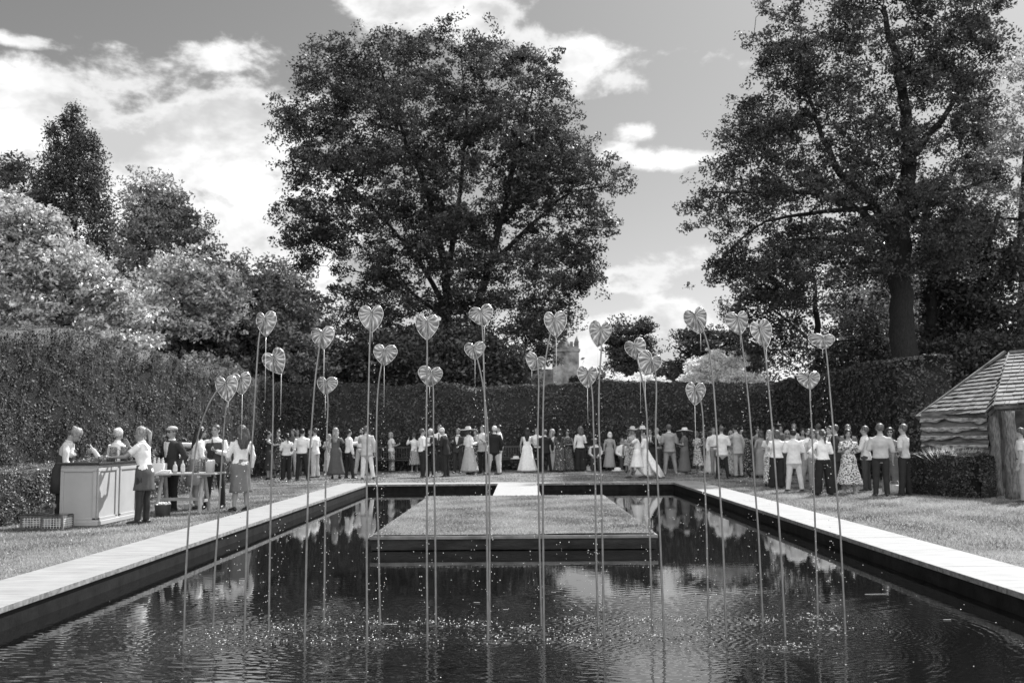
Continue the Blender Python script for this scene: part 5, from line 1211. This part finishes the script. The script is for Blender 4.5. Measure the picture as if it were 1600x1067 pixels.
P(525, 747, 667.5, 5, 'woman with long streaked fair hair and a long grey dress seen from behind', fem=True, top=.11, skirt=(.14, .27, .22), hair=('long', 'blond'), arms=('down', 'reach'), fold=.05)
P(545, 747, 670, -55, 'man in white shirt and black trousers stepping up to the bearded man', top=.78, bot=.03, hair=('short', 'dark'), arms=('reach', 'down'), legs='contra')
P(563, 742, 668, 170, 'bearded man in white shirt and beige trousers left of the pale suit', top=.75, bot=.4, hair=('short', 'dark'), arms=('pocket', 'hold'), legs='wide', extra=('beard',))
P(574, 748, 664.5, 10, 'man in pale grey jacket and white trousers standing with legs apart', top=.5, bot=.7, kind='jacket', hair=('short', 'grey'), arms=('reach', 'down'), legs='wide')
# centre left
P(612, 737, 674.5, -60, 'woman in sunglasses, light top and patterned trousers by the hedge', fem=True, top=.65, bot='floral_mid', slv='short', hair=('bob', 'blond'), arms=('hold', 'hold'), wide=.02, extra=('shades',))
P(629, 735, 674, 175, 'woman in long dark floral dress beside the patterned trousers', fem=True, top='floral_dark', skirt=(.08, .27, .24), hair=('bun', 'dark'), arms=('hold', 'raise'))
P(648, 737, 676, 30, 'woman in pale top and striped midi skirt turned to the hedge', fem=True, top=.72, bot='stripes', slv='long', hair=('bun', 'brown'), arms=('raise', 'hold'), skirt=(.33, .26, .22), fold=.05, shoes=M_shoe_l)
P(660, 745, 669, -70, 'man in white shirt and black trousers talking to the white-haired guest', top=.78, bot=.03, hair=('short', 'brown'), arms=('hold', 'hold'), legs='close')
P(673, 744.5, 669, 150, 'white-haired guest all in black behind the tall fountain stem', top=.035, bot=.03, kind='jacket', hair=('short', 'white'), arms=('hold', 'down'))
P(687, 738.5, 663.5, 178, 'tall man in white shirt with a long dark tie facing the camera', top=.78, bot=.035, hair=('short', 'brown'), arms=('down', 'pocket'), extra=('tie',))
P(698, 744.5, 667, 75, 'stooping guest in black suit and white cap turned to the man with the tie', top=.03, bot=.03, kind='jacket', hair=('short', 'white'), hat=('cap', .75), arms=('low', 'down'), bend=8, hp=15)
P(715, 738.5, 668.5, 160, 'fair man in open dark jacket left of the wide-hatted woman', top=.05, bot=.05, kind='jacket', hair=('short', 'grey'), arms=('low', 'hold'))
P(734, 741, 667.5, -50, 'woman in very wide straw hat, white top and long pale pleated skirt', fem=True, top=.78, bot=.42, slv='long', hair=('bob', 'brown'), hat=('wide', .6), arms=('hold', 'hold'), skirt=(.13, .33, .28), fold=.05, shoes=M_shoe_d)
P(744, 738, 670, 150, 'woman in dark spotted dress behind the wide-hatted woman', fem=True, top='dots', skirt=(.2, .2, .2), hair=('wavy', 'brown'), arms=('hold', 'down'))
P(755, 740, 664, 160, 'man in dark trousers and pale waistcoat behind the two crossing stems', top=.55, bot=.035, kind='jacket', hair=('short', 'grey'), arms=('hold', 'hold'))
P(771, 741, 664.5, 8, 'man in black jacket and beige chinos standing with his back to the walkway', top=.025, bot=.42, kind='jacket', hair=('short', 'white'), arms=('hold', 'down'), legs='wide')
P(781, 740, 663, 100, 'man in white shirt and white trousers partly behind the black jacket', top=.78, bot=.72, hair=('short', 'dark'), arms=('hold', 'down'))
P(824, 737, 668, 8, 'woman with long dark hair and flowing white gown seen from behind', fem=True, top=.78, skirt=(.06, .36, .3), hair=('long', 'dark'), arms=('down', 'hold'), fold=.05)
P(838, 735, 667.5, 160, 'man in white shirt just right of the flowing white gown', top=.75, bot=.03, hair=('short', 'grey'), arms=('down', 'hold'))
P(853, 737, 670.5, 5, 'man in black suit seen from behind, right of the walkway', top=.025, bot=.025, kind='jacket', hair=('short', 'grey'), arms=('hold', 'hang'), legs='wide')
P(865, 736, 669.5, -60, 'fair woman in slim pale satin dress right of the black suit', fem=True, top=.68, skirt=(.06, .2, .22), hair=('wavy', 'blond'), arms=('hold', 'down'), fold=.03)
P(874, 737, 669.5, 5, 'woman with long dark hair in dark patterned gown beside the pale satin dress', fem=True, top='floral_dark', skirt=(.06, .26, .24), hair=('long', 'dark'), slv='long', arms=('hold', 'hold'))
P(889, 736, 670.5, -160, 'woman in dark floral gown with arms folded facing the camera', fem=True, top='floral_dark', skirt=(.06, .27, .25), hair=('bun', 'dark'), arms=('cross', 'cross'), hyaw=-25)
P(907, 736, 665.5, 25, 'woman with light curls, pale back and wide black trousers', fem=True, top=.7, bot=.03, slv='long', hair=('curly', 'grey'), arms=('down', 'hold'), wide=.05, long=1.42)
P(932, 733, 686, 175, 'man in a flat cap and dark waistcoat seated on the bench', top=.7, bot=.06, hair=('short', 'grey'), hat=('cap', .6), arms=('lap', 'lap'), legs='sit', extra=('waistcoat',), Yd=38.9, h=1.66)
P(952, 735, 675, 0, 'woman in long grey coat dress with grey bob seen from behind', fem=True, top=.33, skirt=(.16, .27, .24), slv='long', hair=('bob', 'white'), arms=('down', 'down'), fold=.04)
P(973, 734, 685, -165, 'older guest in white jacket sitting on the bench with dark tie', top=.72, bot=.07, hair=('short', 'grey'), arms=('lap', 'lap'), legs='sit', extra=('tie',), Yd=38.8, h=1.66)
P(983, 738, 678, 170, 'woman in grey patterned frock beside the seated white jacket', fem=True, top='soft', skirt=(.3, .22, .2), hair=('bob', 'brown'), arms=('hold', 'down'), slv='short')
P(991, 741, 667, -170, 'woman in light hat and long patterned dress behind the bridal pair', fem=True, top='floral_mid', skirt=(.15, .22, .22), hair=('bob', 'blond'), hat=('brim', .6), arms=('hold', 'hold'), slv='short')
P(996, 747.5, 671, 75, 'dark-haired woman in white knee-length dress striding left at the pool edge', fem=True, top=.8, skirt=(.42, .24, .22), hair=('wavy', 'dark'), arms=('reach', 'low'), legs='walk', fold=.04, slv='short')
P(1009, 746, 671, 70, 'bride in long white gown with a train sweeping to the right', fem=True, top=.85, skirt=(.10, .34, .36), hair=('bun', 'dark'), arms=('low', 'down'), legs='contra', fold=.05, slv='long', extra=('train',))
P(1005, 739, 666, 170, 'woman in pale brimmed hat standing just behind the bride', fem=True, top=.5, skirt=(.2, .2, .2), hair=('bob', 'grey'), hat=('brim', .72), arms=('hold', 'down'))
P(1018, 741, 668.5, 165, 'man in black suit and sunglasses between bride and bald man', top=.03, bot=.03, kind='jacket', hair=('short', 'dark'), arms=('hold', 'down'), extra=('shades', 'tie'))
P(1029, 739, 667, 115, 'bald man in pale shirt and braces talking left', top=.5, bot=.08, hair=('bald', None), arms=('hold', 'hold'), extra=('tie',))
P(1047.5, 740, 662, 3, 'tall man in light grey suit seen squarely from behind right of the bride', top=.34, bot=.36, kind='jacket', hair=('short', 'grey'), arms=('hold', 'hold'), legs='wide', shoes=M_shoe_l)
P(1070, 740, 669, 70, 'woman in white flowered hat and grey dress beside the grey suit', fem=True, top=.15, skirt=(.10, .24, .22), hair=('bob', 'brown'), hat=('wide', .75), arms=('hold', 'hold'), slv='short', shoes=M_shoe_l)
# right of centre
P(1091, 738, 675, -60, 'woman in knee-length white floral dress left of the pale gown', fem=True, top='floral_light', skirt=(.30, .24, .22), hair=('bob', 'grey'), arms=('hold', 'hold'), slv='short', shoes=M_shoe_l)
P(1101, 737, 674, 160, 'woman in dark patterned top behind the white floral dress', fem=True, top='floral_dark', skirt=(.3, .22, .2), hair=('bob', 'brown'), arms=('hold', 'down'), slv='short')
P(1110, 739, 674, -30, 'woman in long flowing cream gown beside the cream jacket man', fem=True, top=.7, skirt=(.06, .28, .26), hair=('bun', 'brown'), arms=('hold', 'down'), fold=.05)
P(1119, 741, 667, 175, 'tall grey-haired man in white shirt hidden behind the cream jacket', top=.7, bot=.25, hair=('short', 'grey'))
P(1129, 747.5, 664.5, 5, 'man in cream jacket and black trousers seen from behind', top=.72, bot=.03, kind='jacket', hair=('short', 'grey'), arms=('hold', 'hold'), legs='wide')
P(1145, 744, 672, 170, 'blonde woman in sunglasses and pale floral dress facing the camera', fem=True, top='soft', skirt=(.12, .24, .22), hair=('long', 'blond'), arms=('hold', 'hold'), extra=('shades',), slv='short')
P(1155, 745, 662.5, 30, 'dark-haired man in light grey jacket leaning towards the blonde woman', top=.42, bot=.42, kind='jacket', hair=('short', 'dark'), arms=('reach', 'down'), bend=5)
P(1163, 741, 670, 185, 'bald man in dark jacket behind the light grey jacket', top=.06, bot=.06, kind='jacket', hair=('bald', 'grey'))
P(1167, 744, 676, 10, 'woman in black and white polka dot dress right of the light grey jacket', fem=True, top='dots', skirt=(.2, .26, .24), hair=('bob', 'dark'), arms=('hold', 'hold'))
P(1185, 740, 666, 175, 'dark-haired woman looking over the satin-dressed woman', fem=True, top=.2, skirt=(.3, .2, .2), hair=('bun', 'dark'))
P(1189, 746, 673.5, 5, 'woman in clinging grey satin gown seen from behind', fem=True, top=.26, skirt=(.10, .21, .19), hair=('bob', 'brown'), arms=('hold', 'hold'), fold=.03)
P(1203, 760, 671, -20, 'woman with long blond hair and pale flowered skirt left of the white top', fem=True, top=.6, bot='floral_light', hair=('long', 'blond'), arms=('hold', 'hold'), skirt=(.12, .2, .2), slv='short')
P(1214, 762, 673, 3, 'woman in short white top and wide black trousers seen from behind', fem=True, top=.78, bot=.03, slv='short', hair=('bob', 'brown'), arms=('hold', 'hold'), wide=.045, shoes=M_shoe_d)
P(1212, 744, 663.5, 175, 'dark-haired man in black jacket far behind the white top', top=.06, bot=.05, kind='jacket', hair=('short', 'dark'))
P(1225, 745, 662.5, 170, 'woman with dark feathered headpiece behind the pale suit', fem=True, top=.1, skirt=(.3, .2, .2), hair=('bob', 'dark'), hat=('fascinator', .5))
P(1231, 756, 675, 175, 'blonde woman in sunglasses peeking from behind the pale suit man', fem=True, top=.06, skirt=(.3, .2, .2), hair=('wavy', 'blond'), extra=('shades',), arms=('hold', 'down'))
P(1242, 748, 660.5, 175, 'tall grey-haired man standing behind the dark head of the pale suit', top=.5, bot=.2, kind='jacket', hair=('short', 'grey'))
P(1242, 767, 670, 5, 'dark-haired man in pale linen suit seen from behind with legs apart', top=.68, bot=.6, kind='jacket', hair=('short', 'dark'), arms=('hold', 'hold'), legs='wide', shoes=M_shoe_d)
P(1255, 752, 668, 178, 'dark-haired woman smiling between the pale suit and the bearded tie man', fem=True, top=.12, skirt=(.3, .2, .2), hair=('bob', 'dark'))
P(1264, 762, 669, 178, 'bearded man in white shirt, dark tie and beige trousers facing the camera', top=.78, bot=.32, hair=('short', 'dark'), arms=('hip', 'hold'), legs='wide', extra=('tie', 'beard'))
P(1276, 765, 672, 150, 'woman in grey trousers between the tie man and the ponytailed woman', fem=True, top=.5, bot=.28, hair=('bob', 'brown'), arms=('hold', 'down'), wide=.01)
P(1281, 748, 661, 10, 'short-haired man far behind the ponytailed woman', top=.3, bot=.1, kind='jacket', hair=('short', 'brown'))
P(1288, 773, 671, 0, 'woman with brown ponytail, white shirt and wide dark trousers', fem=True, top=.8, bot=.025, slv='long', hair=('ponytail', 'brown'), arms=('hip', 'hold'), wide=.045, legs='wide', hem=.96)
P(1298, 760, 664.5, 130, 'dark quiffed man smiling left beside the ponytailed woman', top=.06, bot=.05, kind='jacket', hair=('short', 'dark'), arms=('hold', 'down'))
P(1310, 765, 662.5, 60, 'man in black jacket with receding hair turned towards the floral dress', top=.035, bot=.035, kind='jacket', hair=('short', 'brown'), arms=('hold', 'hold'))
P(1325, 760, 662.5, 178, 'tall man with grey beard and tweed jacket behind the floral dress', top=.17, bot=.1, kind='jacket', hair=('short', 'grey'), arms=('hold', 'hold'), extra=('beard',))
P(1327, 770, 675, 178, 'woman in large black and white floral dress facing the camera', fem=True, top='floral_light', skirt=(.25, .31, .27), slv='short', hair=('bob', 'dark'), arms=('hold', 'hold'), fold=.04, shoes=M_shoe_l)
P(1356, 766, 664.5, 60, 'grey-haired man with glasses, pale jacket and dark trousers looking left', top=.62, bot=.06, hair=('short', 'grey'), arms=('low', 'hold'), extra=('glasses',), hem=.84)
P(1378, 774.5, 660.5, -5, 'man in light short-sleeved shirt and dark trousers, back to the camera, at right', top=.45, bot=.035, slv='rolled', hair=('short', 'grey'), arms=('hold', 'down'), legs='stand')
P(1393, 771, 667, 170, 'woman with dark curls and sunglasses in grey jumpsuit', fem=True, top=.2, bot=.22, slv='none', hair=('curly', 'dark'), arms=('hold', 'down'), extra=('shades',), wide=.03, shoes=M_shoe_l)
P(1415, 773.5, 661.5, 50, 'rightmost guest on the lawn, striped shirt, hand on hip, dark trousers', top=.5, bot=.03, slv='rolled', hair=('short', 'grey'), arms=('hip', 'low'), legs='wide', wide=.01)
P(1603, 784, 672, 60, 'guest in pale shirt cut by the right picture edge inside the hut', top=.5, bot=.3, slv='short', hair=('short', 'brown'), arms=('down', 'down'))
# bag on the grass
p = gp(1398, 772); bg_ = thing('straw_bag', 'round pale bag on the grass at the feet of the curly woman in jumpsuit', 'bag', (p[0], p[1], 0))
mb = MB(); mb.lathe((0, 0, 0), [(0, 0), (.13, 0), (.17, .1), (.15, .2), (.13, .22), (.12, .21), (0, .05)], 18); mb.obj('body', mat('pale_canvas', .6, .8, .2, 30), bg_, True)
mb = MB(); mb.loft([(-.12, 0, .2), (-.08, 0, .30), (.08, 0, .30), (.12, 0, .2)], [.008]*4, 6); mb.obj('handle', MATS['pale_canvas'], bg_, True)
